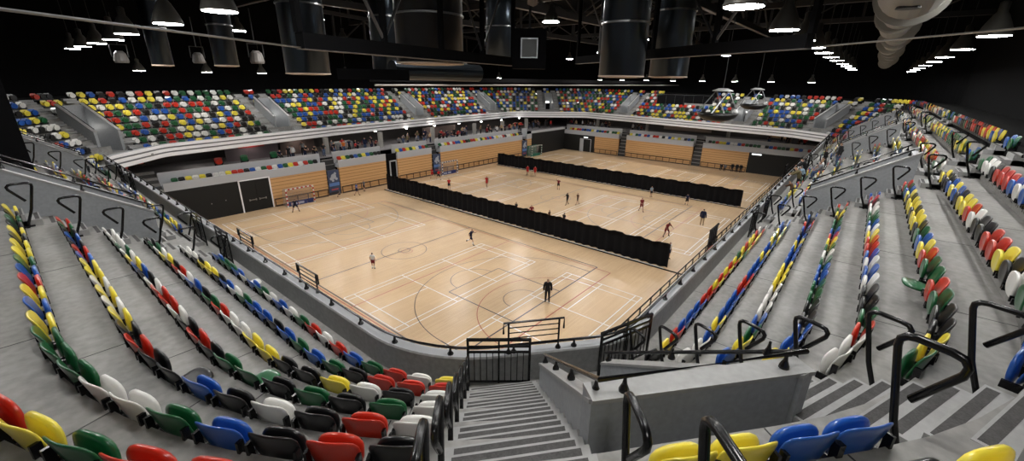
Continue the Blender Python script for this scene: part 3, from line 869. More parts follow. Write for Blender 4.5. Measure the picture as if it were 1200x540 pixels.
# aisle stairs through the lower stands
def lower_stair(axis, c, w, label):
    m = MB(); n = 7
    for i in range(n):
        z = 4.35/n*(i+1)
        if axis == 'y': m.cm = 0; m.box(c-w/2, c+w/2, WY+.02+.16*i, WY+1.3, z-4.35/n, z); m.cm = 1; m.box(c-w/2+.05, c+w/2-.05, WY+.005+.16*i, WY+.02+.16*i, z-.12, z-.02)
        else: m.cm = 0; m.box(WX+.02+.16*i, WX+1.3, c-w/2, c+w/2, z-4.35/n, z); m.cm = 1; m.box(WX+.005+.16*i, WX+.02+.16*i, c-w/2+.05, c+w/2-.05, z-.12, z-.02)
    o = m.obj('aisle_stair', [mat('stair_dark', (.03, .03, .032), .6), STEEL]); tag(o, label, 'stairs', 'steep black aisle stairs in the lower stands')
lower_stair('y', 25.55, 1.6, 'steep black stair with banner hanging in front, in the wood-faced lower stand')
lower_stair('y', 42.25, 1.6, 'steep black stair behind the middle court goal in the lower stand')
lower_stair('y', 64.25, 1.2, 'steep black stair in the lower stand near the far corner')
lower_stair('x', 36.5, 1.5, 'black striped stair in the end stand, left of the two')
lower_stair('x', 22.2, 1.5, 'black striped stair in the end stand, right of the two')
# doorway in wood wall with pale curtain inside
m = MB(); m.box(33.3, 35.2, WY+.25, WY+.4, 0, 4.1); struct(m.obj('wall_black_panels', BLACKM))
dr = MB(); dr.box(33.95, 34.1, WY+.1, WY+.2, 0, 3.1); dr.box(35.0, 35.12, WY+.1, WY+.2, 0, 3.1); dr.box(33.95, 35.12, WY+.1, WY+.2, 3.0, 3.15)
struct(dr.obj('door_frame', BAND))
# double door in the black folding wall
dm = MB(); dm.box(15.0, 15.13, WY-.06, WY, 0, 3.5); dm.box(18.05, 18.18, WY-.06, WY, 0, 3.5); dm.box(15.0, 18.18, WY-.06, WY, 3.42, 3.52)
d1 = struct(dm.obj('door_1', WHITE))
dm = MB(); dm.box(15.13, 16.58, WY-.03, WY-.004, 0.02, 3.42).box(16.62, 18.05, WY-.03, WY-.004, .02, 3.42); o = dm.obj('door_leaf', BLACKW, d1)
dm = MB()
for x in (15.75, 16.75): dm.box(x, x+.75, WY-.12, WY-.06, 1.22, 1.3); dm.box(x, x+.1, WY-.14, WY-.04, 1.16, 1.36); dm.box(x+.65, x+.75, WY-.14, WY-.04, 1.16, 1.36)
dm.obj('push_bar', STEEL, d1)
dm = MB()
for x, z in ((12.3, 1.6), (13.6, 1.7), (16.0, 2.2), (16.9, 2.3), (16.4, 2.6)): dm.lathe((x, WY-.02, z), [(.05, 0), (.04, .02)], 10, 'y')
o = dm.obj('wall_fixings', STEEL); struct(o)
dm = MB().box(6.6, 7.2, 0, 0, 0, 0)
# end wall doors (corner, X = 78.3)
dm = MB(); dm.box(WX-.05, WX, 43.4, 43.5, 0, 2.6).box(WX-.05, WX, 45.9, 46.05, 0, 2.6).box(WX-.05, WX, 43.4, 46.05, 2.55, 2.65).box(WX-.08, WX, 45.2, 45.9, 0, 2.55)
struct(dm.obj('door_2', BAND))
MBx = MB().box(WX-.06, WX-.01, 12.2, 13.6, 3.02, 3.22); o = MBx.obj('exit_sign', mat('sign_glow', (.75, .8, .8), emit=1.0)); tag(o, 'small lit white sign above the dark far doorway', 'sign')
MBx = MB().box(WX-.06, WX-.01, 44.2, 45.2, 2.85, 3.02); o = MBx.obj('exit_sign', MATS['sign_glow']); tag(o, 'tiny lit sign above the door in the far corner', 'sign')
# low rail frames along the foot of the wood walls
BRN = mat('brown_rail_frame', (0.05, 0.028, 0.018), 0.5)
def foot_rail(axis, a, b, label):
    m = MB(); n = max(2, int((b-a)/1.15))
    def bx(p, q, w0, w1, z0, z1):
        m.box(p, q, w0, w1, z0, z1) if axis == 'y' else m.box(w0, w1, p, q, z0, z1)
    o0 = WY if axis == 'y' else WX
    bx(a, b, o0-.16, o0-.06, .0, .16); bx(a, b, o0-.14, o0-.08, .82, .92)
    for i in range(n+1):
        x = a+(b-a-.08)*i/n; bx(x, x+.08, o0-.14, o0-.08, .1, .86)
    o = m.obj('foot_rail', BRN); tag(o, label, 'rail', 'low brown rails along the wooden walls')
for i, (a, b) in enumerate([(18.3, 24.6), (26.5, 33.2), (35.3, 41.3), (43.2, 63.5)]): foot_rail('y', a, b, 'low brown rail at the foot of the wood wall, %s section from the near end' % ordn(i+1))
for i, (a, b) in enumerate([(37.4, 42.5), (23.1, 35.6), (14.1, 21.3)]): foot_rail('x', a, b, 'low brown rail at the foot of the end wall, %s section from the left' % ordn(i+1))
# row of folded seats showing above the bands (tops only)
def seat_line(axis, a, b, off=.62, z=4.0):
    m = MB(); x = a+.4; z = 3.74
    while x < b-.3:
        c = R.choice(CN); m.cm = CN.index(c)
        b0 = len(m.v)
        for (p, q, w_) in LV: m.v.append((x-p, WY+off-q, z+w_) if axis == 'y' else (WX+off-q, x+p, z+w_))
        for f, g_ in zip(LF, LM): m.f.append(tuple(i+b0 for i in f)); m.m.append(m.cm if g_ == 0 else 5)
        x += .58
    return m
allm = MB()
for ax, a, b in [('y', 9.5, 24.5), ('y', 26.5, 33.2), ('y', 35.3, 41.3), ('y', 43.2, 63.4), ('x', 37.4, 49.5), ('x', 23.1, 35.6), ('x', 5, 21.3)]:
    m = seat_line(ax, a, b); b0 = len(allm.v); allm.v += m.v; allm.f += [tuple(i+b0 for i in f) for f in m.f]; allm.m += m.m
o = allm.obj('folded_seat_row', [COL[c] for c in CN]); tag(o, 'long line of mixed coloured folded seat tops behind the pale lower parapets', 'seats', kind='stuff')
# concourse behind the lower stands
m = MB(); m.box(5, 95, WY+1.27, 66, 4.5, 4.6).box(WX+1.27, 95, -2, WY+1.27, 4.5, 4.6); struct(m.obj('floor_concourse', mat('concourse_floor', (0.16, 0.15, 0.155), .6)))
MB().box(5, 95, 59.6, 60, 4.6, 6.75).box(87.6, 88, -2, 59.6, 4.6, 6.75).obj('wall_concourse', mat('concourse_back', (0.045, 0.038, 0.035), .6))['kind'] = 'structure'
PCOL = mat('column_paint', (0.26, 0.25, 0.23), .6)
for i, x in enumerate((26.8, 34.9, 44.5, 54.0, 61.5, 68.9)):
    o = MB().box(x-.25, x+.25, 53.0, 53.5, 4.6, 6.71).obj('column', PCOL); tag(o, 'square concourse column under the long side fascia, %s from the left' % ordn(i+1), 'column', 'concourse columns')
for i, y in enumerate((43.8, 33.0, 18.35, 9.1)):
    o = MB().box(81, 81.5, y-.25, y+.25, 4.6, 6.71).obj('column', PCOL); tag(o, 'square concourse column under the end fascia, %s from the left' % ordn(i+1), 'column', 'concourse columns')
PNK = mat('mauve_wall_panel', (0.11, 0.085, 0.095), .6); REDP = mat('red_board', (0.33, 0.02, 0.02), .5)
for a, b, z0, z1, ml, lb in [(16.2, 22.0, 4.6, 6.7, PNK, 'pale mauve wall panel below the red sign board'), (22.3, 26.6, 4.6, 6.7, mat('brown_panel', (0.07, 0.045, 0.038), .6), 'brown wall panel beside the first concourse column'), (44.8, 52.0, 4.6, 6.4, MATS['brown_panel'], 'brown wall panel midway along the concourse')]:
    o = MB().box(a, b, 56.0, 56.15, z0, z1).obj('wall_panel', ml); tag(o, lb, 'wall panel')
o = MB().box(17.6, 20.4, 55.9, 55.99, 6.0, 6.65).obj('sign_board', REDP); tag(o, 'red sign board on the concourse wall at the left', 'sign')
o = MB().box(80.5, 80.62, 21.0, 29.5, 5.7, 6.65).obj('hanging_banner', mat('grey_banner', (0.2, 0.17, 0.16), .7)); tag(o, 'long pale banner hanging under the end fascia', 'banner')
for a, b, z0, z1 in ((9.2, 12.6, 5.4, 6.2), (10.0, 17.5, 6.25, 6.35)):
    o = MB().box(84, 84.1, a, b, z0, z1).obj('concourse_light', mat('strip_light', (1, .95, .9), emit=2.0)) if z0 > 6 else MB().box(84, 84.1, a, b, z0, z1).obj('serving_hatch', mat('hatch', (.25, .15, .08), .5))
    tag(o, 'strip light at the right end of the far concourse' if z0 > 6 else 'brown serving hatch at the right end of the far concourse', 'light' if z0 > 6 else 'hatch')
# steps at the far left beside the lower stand
m = MB()
for i in range(9): m.cm = i % 2; m.box(7.0, 8.8, 49.6-.28*i, 52, 3.0+.25*(8-i)-2+2, 3.25+.25*(8-i)) if False else m.box(6.6, 8.75, 49.3+.3*i, 52.3, 3.0+.25*i, 3.25+.25*i)
struct(m.obj('corner_steps', [CONC, NOSE]))
# loose seats visible in the concourse corner
def upright_chair(x, y, z, c, rz, label):
    e = empty('single_seat', (x, y, z), rz); link('backrest', ME_BACK[c], e); link('seat_pan', ME_PAN[c], e); link('bracket', ME_BR, e)
    for ch in e.children: pass
    e.scale = (1.35, 1.35, 1.35); tag(e, label, 'seat')
upright_chair(6.6, 51.4, 5.3, 'red', PI, 'red seat at the top of the far left corner steps, left one')
upright_chair(7.9, 51.9, 5.6, 'red', PI, 'red seat at the top of the far left corner steps, right one')
upright_chair(14.4, 52.6, 4.6, 'red', PI, 'single red seat standing above the pale band over the black wall')
upright_chair(16.9, 52.6, 4.6, 'green', PI, 'single green seat above the pale band, left of the two green ones')
upright_chair(20.0, 52.6, 4.6, 'green', PI, 'single green seat above the pale band, right of the two green ones')
# ------------------------------------------------------------ retracted near stands (their dark tops beyond the right parapet)
m = MB(); m.box(9.0, 76, 3.72, 6.3, 0, 3.3); struct(m.obj('wall_retracted_stand', DARKDECK))
m = MB(); m.prism([(5.1, 10), (7.3, 10), (7.3, 48.5), (5.1, 48.5)], 0, 3.4); struct(m.obj('wall_retracted_stand', DARKDECK))
rt = empty('deck_guard_rail', (14.6, 6.25, 3.3)); inv = Matrix.Translation(Vector(rt.location)).inverted(); tag(rt, 'white and black railing along the outer edge of the right dark deck', 'railing')
m = MB(); m.tube([(14.6, 6.25, 4.1), (75, 6.25, 4.1)], .04, 6); m.tube([(14.6, 6.25, 3.75), (75, 6.25, 3.75)], .025, 6); o = m.obj('top_rail', BLACK, rt); o.matrix_parent_inverse = inv
m = MB(); m.box(14.6, 75, 6.23, 6.27, 3.3, 3.6); o = m.obj('toe_board', mat('pale_rail', (.45, .45, .47), .4), rt); o.matrix_parent_inverse = inv
pm = MB().box(-.03, .03, -.03, .03, 0, .8).mesh('post', BLACK)
for i in range(48):
    o = link('post', pm, rt); o.matrix_parent_inverse = inv; o.location = (14.6+1.27*i, 6.25, 3.3)
def deck_item(name, x, y, l, w, h, ml, label, cat, bump=0):
    mb = MB(); n = 6
    for i in range(n):
        a = x-l/2+l*i/n; hh = h*(.75+.25*math.sin(PI*(i+.5)/n)); mb.prism([(a, y-w/2), (a+l/n, y-w/2), (a+l/n, y+w/2), (a, y+w/2)], 3.32, 3.3+hh)
    o = mb.obj(name, ml); bv = o.modifiers.new('b', 'BEVEL'); bv.width = .04; bv.segments = 2; tag(o, label, cat)
deck_item('kit_bag', 27.7, 5.6, 2.6, 1.0, .7, mat('orange_bag', (0.55, 0.10, 0.02), .6), 'orange kit bag lying on the dark deck beyond the right parapet', 'bag')
deck_item('ball_sack', 29.7, 5.0, 1.0, .8, .8, mat('pink_sack', (0.42, .25, .25), .6), 'pale pink sack beside the orange kit bag', 'bag')
deck_item('equipment_bundle', 25.2, 5.6, 2.4, .9, .5, mat('yellow_bundle', (0.62, 0.40, 0.03), .6), 'yellow bundle of equipment on the dark deck next to the orange bag', 'equipment')
deck_item('kit_box', 20.9, 5.4, .7, .5, .45, mat('red_box', (0.42, .02, .02), .5), 'small red box on the dark deck, nearest the camera', 'box')
for i, (x, lb) in enumerate([(28.0, 'black slatted frame leaning up by the orange bag on the right deck'), (58.0, 'black slatted frame standing near the far end of the right deck')]):
    m = MB(); n = 4
    for j in range(n): m.box(x+.5*j, x+.5*j+.36, 6.3, 6.36, 3.4, 5.0)
    m.box(x, x+2, 6.28, 6.38, 3.4, 3.5); m.box(x, x+2, 6.28, 6.38, 4.9, 5.0)
    o = m.obj('slatted_frame', BLACK); tag(o, lb, 'frame')
# ------------------------------------------------------------ dividing curtains
def curtain(x, y0, y1, h, label):
    root = empty('dividing_curtain', (x, y0, 0)); inv = Matrix.Translation(Vector(root.location)).inverted(); tag(root, label, 'curtain')
    m = MB(); n = int((y1-y0)/.13); nz = 4
    for i in range(n+1):
        y = y0+(y1-y0)*i/n
        dx = .10*math.sin(i*1.05)+.05*math.sin(i*.37+1)
        top = h+.05*math.sin(i*.42)+.04*abs(math.sin(i*.21))
        for side in (-.02, .02):
            for j in range(nz+1):
                m.v.append((x+dx*(.7+.3*(1-j/nz))+side, y, .03+(top-.03)*j/nz))
    rw = 2*(nz+1)
    for i in range(n):
        for s in (0, nz+1):
            for j in range(nz):
                a = i*rw+s+j; b = a+rw
                m.f.append((a, b, b+1, a+1) if s else (a, a+1, b+1, b)); m.m.append(0)
        a = i*rw+nz; m.f.append((a, a+rw, a+rw+nz+1, a+nz+1)); m.m.append(0)
    o = m.obj('cloth', CURT, root, smooth=True); o.matrix_parent_inverse = inv
    m = MB(); m.box(x-.5, x-.38, y0-1.6, y1, 0, .06); o = m.obj('base_track', BLACKM, root); o.matrix_parent_inverse = inv
    m = MB(); m.box(x-.36, x-.22, y0+.2, y1, 0, .05); o = m.obj('white_hem_strip', mat('hem', (.5, .5, .5), .5), root); o.matrix_parent_inverse = inv
curtain(31.55, 9.8, 47.6, 2.0, 'long black dividing curtain between the near and middle courts')
curtain(54.9, 9.6, 48.4, 2.0, 'long black dividing curtain between the middle and far courts')
# ------------------------------------------------------------ goals
def goal(x, y, label, c2, back=None, rz=0):
    root = empty('handball_goal', (x, y, 0), rz); tag(root, label, 'goal', 'handball goals on the courts')
    A = MATS['seat_white'];
    w, h = 3.16, 2.08; d = 1.0
    m = MB(); m.cm = 0
    def striped(p, q, n=9):
        P, Q = Vector(p), Vector(q)
        for i in range(n):
            m.cm = i % 2; a = P.lerp(Q, i/n); b = P.lerp(Q, (i+1)/n)
            x0, x1 = sorted((a.x, b.x)); z0, z1 = sorted((a.z, b.z)); m.box(x0-(.06 if x0 == x1 else 0), x1+(.06 if x0 == x1 else 0), -.05, .05, z0-(.06 if z0 == z1 else 0), z1+(.06 if z0 == z1 else 0))
    striped((-w/2+.04, 0, 0), (-w/2+.04, 0, h)); striped((w/2-.04, 0, 0), (w/2-.04, 0, h)); striped((-w/2, 0, h-.04), (w/2, 0, h-.04), 13)
    m.obj('frame', [A, c2], root)
    m = MB()
    for sx in (-1, 1):
        m.tube([(sx*w/2, 0, h-.05), (sx*w/2, .75, h-.1), (sx*w/2, d, .05)], .02, 6); m.tube([(sx*w/2, 0, .03), (sx*w/2, d, .03)], .02, 6)
    m.tube([(-w/2, .75, h-.1), (w/2, .75, h-.1)], .018, 6); m.tube([(-w/2, d, .05), (w/2, d, .05)], .02, 6)
    m.obj('rear_stay', STEEL, root)
    m = MB()
    ny = 16; nx = 24
    for i in range(nx+1):
        xx = -w/2+w*i/nx; m.tube([(xx, .02, h-.06), (xx, .75, h-.12), (xx, d-.02, .05)], .011, 3, cap=False)
    for j in range(ny+1):
        t = j/ny
        p = Vector((0, .75, h-.12)).lerp(Vector((0, d-.02, .05)), t); m.tube([(-w/2, p.y, p.z), (w/2, p.y, p.z)], .011, 3, cap=False)
    m.obj('net', mat('net_cord', (.42, .36, .33), .7), root)
    m = MB(); m.box(-w/2+.1, w/2-.75, .3, .42, .0, .5); m.box(w/2-.68, w/2-.05, .3, .42, 0, .5)
    m.cm = 1; m.box(-w/2+.5, -w/2+1.2, .28, .30, .12, .38); m.box(-w/2+1.4, -w/2+2.0, .28, .30, .12, .38)
    m.obj('barrier_board', back or [mat('navy_board', (.02, .03, .12), .5), mat('pale_print', (.3, .32, .42), .5)], root)
navy = mat('goal_navy', (.02, .03, .10), .5); redg = mat('goal_red', (.45, .03, .02), .5)
goal(20.6, 48.5, 'red and white striped goal with navy board on the near court', redg)
goal(43.6, 48.4, 'pale striped goal with blue boards on the middle court', navy)
goal(66.5, 48.6, 'goal with green backing on the far court', mat('goal_green', (.02, .12, .07), .5), [mat('green_back', (.02, .13, .09), .6), mat('green_back2', (.03, .16, .1), .6)])
o = MB().box(65.0, 68.0, 49.8, 49.84, 0, 2.0).obj('practice_sheet', MATS['green_back']); tag(o, 'green sheet hung behind the far court goal', 'sheet')
# banners
def roll_banner(x, label):
    root = empty('hanging_banner', (x, WY-.1, .4)); tag(root, label, 'banner', 'tall blue banners on the wood wall')
    sh = MB().box(-.75, .75, -.03, .02, 0, 2.75).obj('sheet', mat('banner_navy', (.035, .05, .10), .6), root)
    m = MB(); m.box(-.65, .65, -.045, -.031, .75, 1.15); m.obj('pale_blue_band', mat('banner_blue', (.09, .18, .42), .6), sh)
    m = MB()
    for px, pz, r in ((0, 1.95, .34), (-.32, 1.7, .2), (.34, 1.62, .17), (-.12, 1.45, .16), (.22, 2.3, .16)): m.lathe((px, -.04, pz), [(r, 0), (r, -.012)], 18, 'y')
    m.obj('pale_crest', mat('banner_pale', (.36, .38, .42), .6), sh)
    m = MB(); m.box(-.45, .45, -.045, -.031, .22, .4); m.obj('red_strip', mat('banner_red', (.3, .05, .06), .6), sh)
roll_banner(25.5, 'blue banner with pale crest on the first lower stair, near court')
roll_banner(42.3, 'blue banner with pale crest behind the middle court goal')
roll_banner(64.2, 'blue banner with pale crest by the far corner stair')
# camera platform on the end stand
root = empty('camera_platform', (84.6, 27.0, 9.95)); tag(root, 'black boxed camera platform in the upper end stand', 'platform')
m = MB(); m.box(-2.6, 2.4, -5.0, 5.0, 0.0, 1.75); m.obj('deck', BLACKM, root)
m = MB(); m.tube([(-2.65, -5, 1.9), (-2.65, 5, 1.9)], .04, 6)
for i in range(7): m.tube([(-2.65, -5+10*i/6, .1), (-2.65, -5+10*i/6, 1.9)], .03, 6)
m.obj('railing', DARKST, root)
# dark pier at the left edge
o = MB().box(-6.5, .60, 24.55, 25.6, 8.2, 26).obj('wall_pier', BLACKM); struct(o)
# ------------------------------------------------------------ people
def body(pose):
    J = {'pel': (0, 0, .95), 'sp': (0, 0, 1.14), 'ch': (0, .0, 1.33), 'nk': (0, 0, 1.49), 'hl': (0, .025, 1.575), 'ht': (0, .015, 1.675)}
    J.update({'shL': (-.19, 0, 1.41), 'shR': (.19, 0, 1.41), 'elL': (-.25, -.02, 1.13), 'elR': (.25, -.02, 1.13), 'wrL': (-.26, .06, .88), 'wrR': (.26, .06, .88), 'paL': (-.26, .09, .81), 'paR': (.26, .09, .81),
              'hpL': (-.095, 0, .89), 'hpR': (.095, 0, .89), 'knL': (-.11, .02, .50), 'knR': (.11, .02, .50), 'anL': (-.12, -.02, .09), 'anR': (.12, -.02, .09), 'toL': (-.13, .14, .04), 'toR': (.13, .14, .04)})
    J.update(pose)
    rad = {'pel': (.15, .11), 'sp': (.135, .10), 'ch': (.17, .115), 'nk': (.055, .055), 'hl': (.068, .08), 'ht': (.078, .092), 'shL': (.06, .06), 'elL': (.042, .042), 'wrL': (.028, .028), 'paL': (.036, .02),
           'hpL': (.088, .09), 'knL': (.058, .06), 'anL': (.038, .042), 'toL': (.04, .032)}
    E_ = [('pel', 'sp'), ('sp', 'ch'), ('ch', 'nk'), ('nk', 'hl'), ('hl', 'ht')]
    for s in 'LR': E_ += [('ch', 'sh'+s), ('sh'+s, 'el'+s), ('el'+s, 'wr'+s), ('wr'+s, 'pa'+s), ('pel', 'hp'+s), ('hp'+s, 'kn'+s), ('kn'+s, 'an'+s), ('an'+s, 'to'+s)]
    names = list(J); me = bpy.data.meshes.new('body'); me.from_pydata([J[n] for n in names], [(names.index(a), names.index(b)) for a, b in E_], [])
    o = bpy.data.objects.new('tmp_body', me); C.objects.link(o)
    md = o.modifiers.new('s', 'SKIN'); md.use_smooth_shade = True
    sv = me.skin_vertices[0].data
    for i, n in enumerate(names):
        key = n if n in rad else n[:2]+'L'
        sv[i].radius = rad[key]; sv[i].use_root = (n == 'pel')
    ss = o.modifiers.new('u', 'SUBSURF'); ss.levels = 1
    dg = bpy.context.evaluated_depsgraph_get(); dg.update()
    ev = o.evaluated_get(dg); m2 = bpy.data.meshes.new_from_object(ev)
    bpy.data.objects.remove(o)
    V = [v.co.copy() for v in m2.vertices]; N = [v.normal.copy() for v in m2.vertices]; Fs = [tuple(p.vertices) for p in m2.polygons]
    # nearest bone
    J = {k: Vector(v) for k, v in J.items()}
    def near(c):
        best = None
        for a, b in E_:
            A, Bv = J[a], J[b]; d = Bv-A; t = max(0, min(1, (c-A).dot(d)/max(d.length_squared, 1e-9))); q = A+d*t
            r = rad[a if a in rad else a[:2]+'L'][0]*(1-t)+rad[b if b in rad else b[:2]+'L'][0]*t
            dd = (c-q).length-r*.9
            if best is None or dd < best[0]: best = (dd, a[:2]+b[:2] if a not in ('pel',) else 'pe'+b[:2], t, a)
        return best
    reg = []
    for f in Fs:
        c = sum((V[i] for i in f), Vector())/len(f); reg.append((near(c), c))
    extra = MB()
    # fingers, thumb, nose, ears merged with the body mesh
    for s in 'LR':
        w_, p = J['wr'+s], J['pa'+s]; d = (p-w_).normalized(); side = d.cross(Vector((0, 1, 0)))
        if side.length < .2: side = d.cross(Vector((1, 0, 0)))
        side.normalize(); nrm = side.cross(d)
        for q, (off, ln) in enumerate(((-.026, .065), (-.009, .075), (.009, .07), (.025, .055))):
            b0 = p+side*off+d*.01; extra.tube([b0, b0+d*ln*.5+nrm*.004, b0+d*ln*.9+nrm*.02], [.009, .008, .006], 5)
        extra.tube([w_+d*.02+side*.02, w_+d*.05+side*.05, w_+d*.085+side*.055], [.011, .009, .007], 5)
    hl, ht = J['hl'], J['ht']; up = (ht-hl).normalized(); fw = Vector((0, 1, 0)); fw = (fw-up*fw.dot(up)).normalized(); sd = fw.cross(up)
    cen = (hl+ht)/2
    extra.tube([cen+fw*.078+up*.02, cen+fw*.098-up*.012, cen+fw*.08-up*.02], [.008, .014, .01], 6)
    for s in (-1, 1): extra.tube([cen+sd*s*.07+up*.02, cen+sd*s*.086, cen+sd*s*.07-up*.025], [.01, .014, .009], 6)
    extra.tube([cen+fw*.075-up*.045-sd*.02, cen+fw*.083-up*.045, cen+fw*.075-up*.045+sd*.02], [.005, .008, .005], 5)
    b = len(V)
    bodym = MB(); bodym.v = [tuple(v) for v in V]+extra.v; bodym.f = Fs+[tuple(i+b for i in f) for f in extra.f]; bodym.m = [0]*len(bodym.f)
    eyes = MB()
    for s in (-1, 1):
        p = cen+fw*.083+up*.022+sd*s*.03; eyes.lathe((p.x, p.y-.004, p.z), [(.004, -.004), (.011, 0), (.004, .006)], 8, 'y')
    def cloth(sel, off, name):
        fi = [i for i, (r, c) in enumerate(reg) if sel(r, c)]
        used = {}; m = MB()
        for i in fi:
            nf = []
            for vi in Fs[i]:
                if vi not in used: used[vi] = len(m.v); m.v.append(tuple(V[vi]+N[vi]*off))
                nf.append(used[vi])
            m.f.append(tuple(nf)); m.m.append(0)
        # turn hems inwards so the cloth has an edge
        ec = {}
        for f in m.f:
            for a, b_ in zip(f, f[1:]+f[:1]): ec[(a, b_)] = ec.get((a, b_), 0)+1
        inv_ = {v: k for k, v in used.items()}; ins = {}
        for (a, b_) in list(ec):
            if (b_, a) in ec: continue
            for q in (a, b_):
                if q not in ins: ins[q] = len(m.v); m.v.append(tuple(V[inv_[q]]-N[inv_[q]]*.004))
            m.f.append((b_, a, ins[a], ins[b_])); m.m.append(0)
        return m
    hcut = hl.z
    cl = {
     'hair': cloth(lambda r, c: r[1] in ('hlht', 'nkhl') and ((c-cen).dot(up) > .045 or ((c-cen).dot(fw) < .0 and (c-cen).dot(up) > -.035)), .014, 'hair'),
     'shirt': cloth(lambda r, c: r[1] in ('pesp', 'spch') or (r[1] == 'chnk' and r[2] < .75) or r[1][:4] in ('chsh',) or (r[1] == 'shel' and r[2] < .62), .016, 'shirt'),
     'jacket': cloth(lambda r, c: r[1] in ('pesp', 'spch', 'pehp') or (r[1] == 'chnk' and r[2] < .85) or r[1][:4] in ('chsh', 'shel') or (r[1] == 'elwr' and r[2] < .97) or (r[1] == 'hpkn' and r[2] < .08), .03, 'jacket'),
     'shorts': cloth(lambda r, c: (r[1] == 'pehp') or (r[1] == 'hpkn' and r[2] < .72) or (r[1] == 'pesp' and r[2] < .3), .02, 'shorts'),
     'trousers': cloth(lambda r, c: (r[1] == 'pehp') or r[1] == 'hpkn' or (r[1] == 'knan' and r[2] < .9) or (r[1] == 'pesp' and r[2] < .3), .018, 'trousers'),
     'socks': cloth(lambda r, c: (r[1] == 'knan' and r[2] > .35), .006, 'socks'),
     'shoes': cloth(lambda r, c: (r[1] == 'anto') or (r[1] == 'knan' and r[2] > .93), .012, 'shoes')}
    mb_ = bodym.mesh('figure', SKIN, True)
    out = {'body': mb_, 'eyes': eyes.mesh('eyes', BLACK)}
    for k, m in cl.items(): out[k] = m.mesh(k, BLACKM, True) if m.f else None
    return out
def P_(**k): return k
POSES = {
 'stand': body({}),
 'hips': body(P_(elL=(-.36, -.06, 1.16), wrL=(-.20, .04, 1.02), paL=(-.15, .06, .99), elR=(.36, -.06, 1.16), wrR=(.20, .04, 1.02), paR=(.15, .06, .99))),
 'run': body(P_(ch=(0, .07, 1.32), nk=(0, .12, 1.47), hl=(0, .16, 1.555), ht=(0, .16, 1.655), shL=(-.19, .08, 1.40), shR=(.19, .06, 1.40), elL=(-.27, .24, 1.2), wrL=(-.2, .42, 1.28), paL=(-.18, .48, 1.32), elR=(.28, -.14, 1.18), wrR=(.25, -.02, .98), paR=(.24, .03, .93),
             knL=(-.11, -.12, .52), anL=(-.12, -.48, .42), toL=(-.12, -.50, .27), knR=(.11, .22, .54), anR=(.12, .24, .10), toR=(.13, .40, .05))),
 'stride': body(P_(ch=(0, .04, 1.32), knL=(-.11, .16, .51), anL=(-.12, .26, .10), toL=(-.13, .41, .05), knR=(.11, -.05, .50), anR=(.12, -.34, .14), toR=(.13, -.22, .05), elR=(.27, .12, 1.17), wrR=(.24, .34, 1.12), paR=(.22, .40, 1.1))),
 'wide': body(P_(pel=(0, 0, .86), sp=(0, .05, 1.04), ch=(0, .14, 1.2), nk=(0, .23, 1.33), hl=(0, .28, 1.41), ht=(0, .29, 1.51), shL=(-.19, .15, 1.27), shR=(.19, .15, 1.27), elL=(-.38, .25, 1.06), wrL=(-.36, .45, .95), paL=(-.34, .51, .93), elR=(.38, .25, 1.06), wrR=(.36, .45, .95), paR=(.34, .51, .93),
             hpL=(-.10, -.02, .82), hpR=(.10, -.02, .82), knL=(-.26, .12, .46), anL=(-.34, .0, .09), toL=(-.38, .14, .04), knR=(.26, .12, .46), anR=(.34, .0, .09), toR=(.38, .14, .04))),
 'armup': body(P_(elR=(.33, .05, 1.60), wrR=(.30, .12, 1.84), paR=(.29, .14, 1.92), elL=(-.33, .10, 1.22), wrL=(-.32, .32, 1.2), paL=(-.31, .38, 1.2), knL=(-.12, .14, .5), anL=(-.16, .08, .09), toL=(-.17, .24, .04))),
 'sit': body(P_(pel=(0, 0, .58), sp=(0, -.01, .78), ch=(0, .02, .97), nk=(0, .05, 1.12), hl=(0, .08, 1.2), ht=(0, .08, 1.3), shL=(-.19, .03, 1.05), shR=(.19, .03, 1.05), elL=(-.24, .08, .80), wrL=(-.14, .28, .70), paL=(-.11, .34, .68), elR=(.24, .08, .80), wrR=(.14, .28, .70), paR=(.11, .34, .68),
             hpL=(-.095, .03, .55), hpR=(.095, .03, .55), knL=(-.12, .43, .53), knR=(.12, .43, .53), anL=(-.12, .40, .10), anR=(.12, .40, .10), toL=(-.13, .55, .04), toR=(.13, .55, .04))),
 'lean': body(P_(pel=(0, -.05, .93), sp=(0, .03, 1.1), ch=(0, .14, 1.25), nk=(0, .24, 1.37), hl=(0, .30, 1.44), ht=(0, .32, 1.54), shL=(-.19, .16, 1.32), shR=(.19, .16, 1.32), elL=(-.26, .38, 1.12), wrL=(-.12, .52, 1.08), paL=(-.08, .57, 1.06), elR=(.26, .38, 1.12), wrR=(.12, .52, 1.08), paR=(.08, .57, 1.06)))}
_pm = {}
def pmat(c):
    if c not in _pm: _pm[c] = mat('cloth_%d' % len(_pm), c, .75, spec=.2)
    return _pm[c]
CC = {'black': (.012, .012, .014), 'navy': (.010, .014, .040), 'red': (.42, .02, .02), 'white': (.6, .6, .6), 'grey': (.15, .15, .16), 'blue': (.03, .10, .35), 'maroon': (.16, .015, .02), 'green': (.02, .12, .05), 'tan': (.36, .26, .15), 'orange': (.5, .13, .02), 'olive': (.12, .10, .05), 'denim': (.05, .08, .15), 'pink': (.45, .2, .22), 'yellow': (.55, .42, .08), 'pale blue': (.25, .35, .45), 'brown': (.08, .04, .02), 'blond': (.35, .22, .10)}
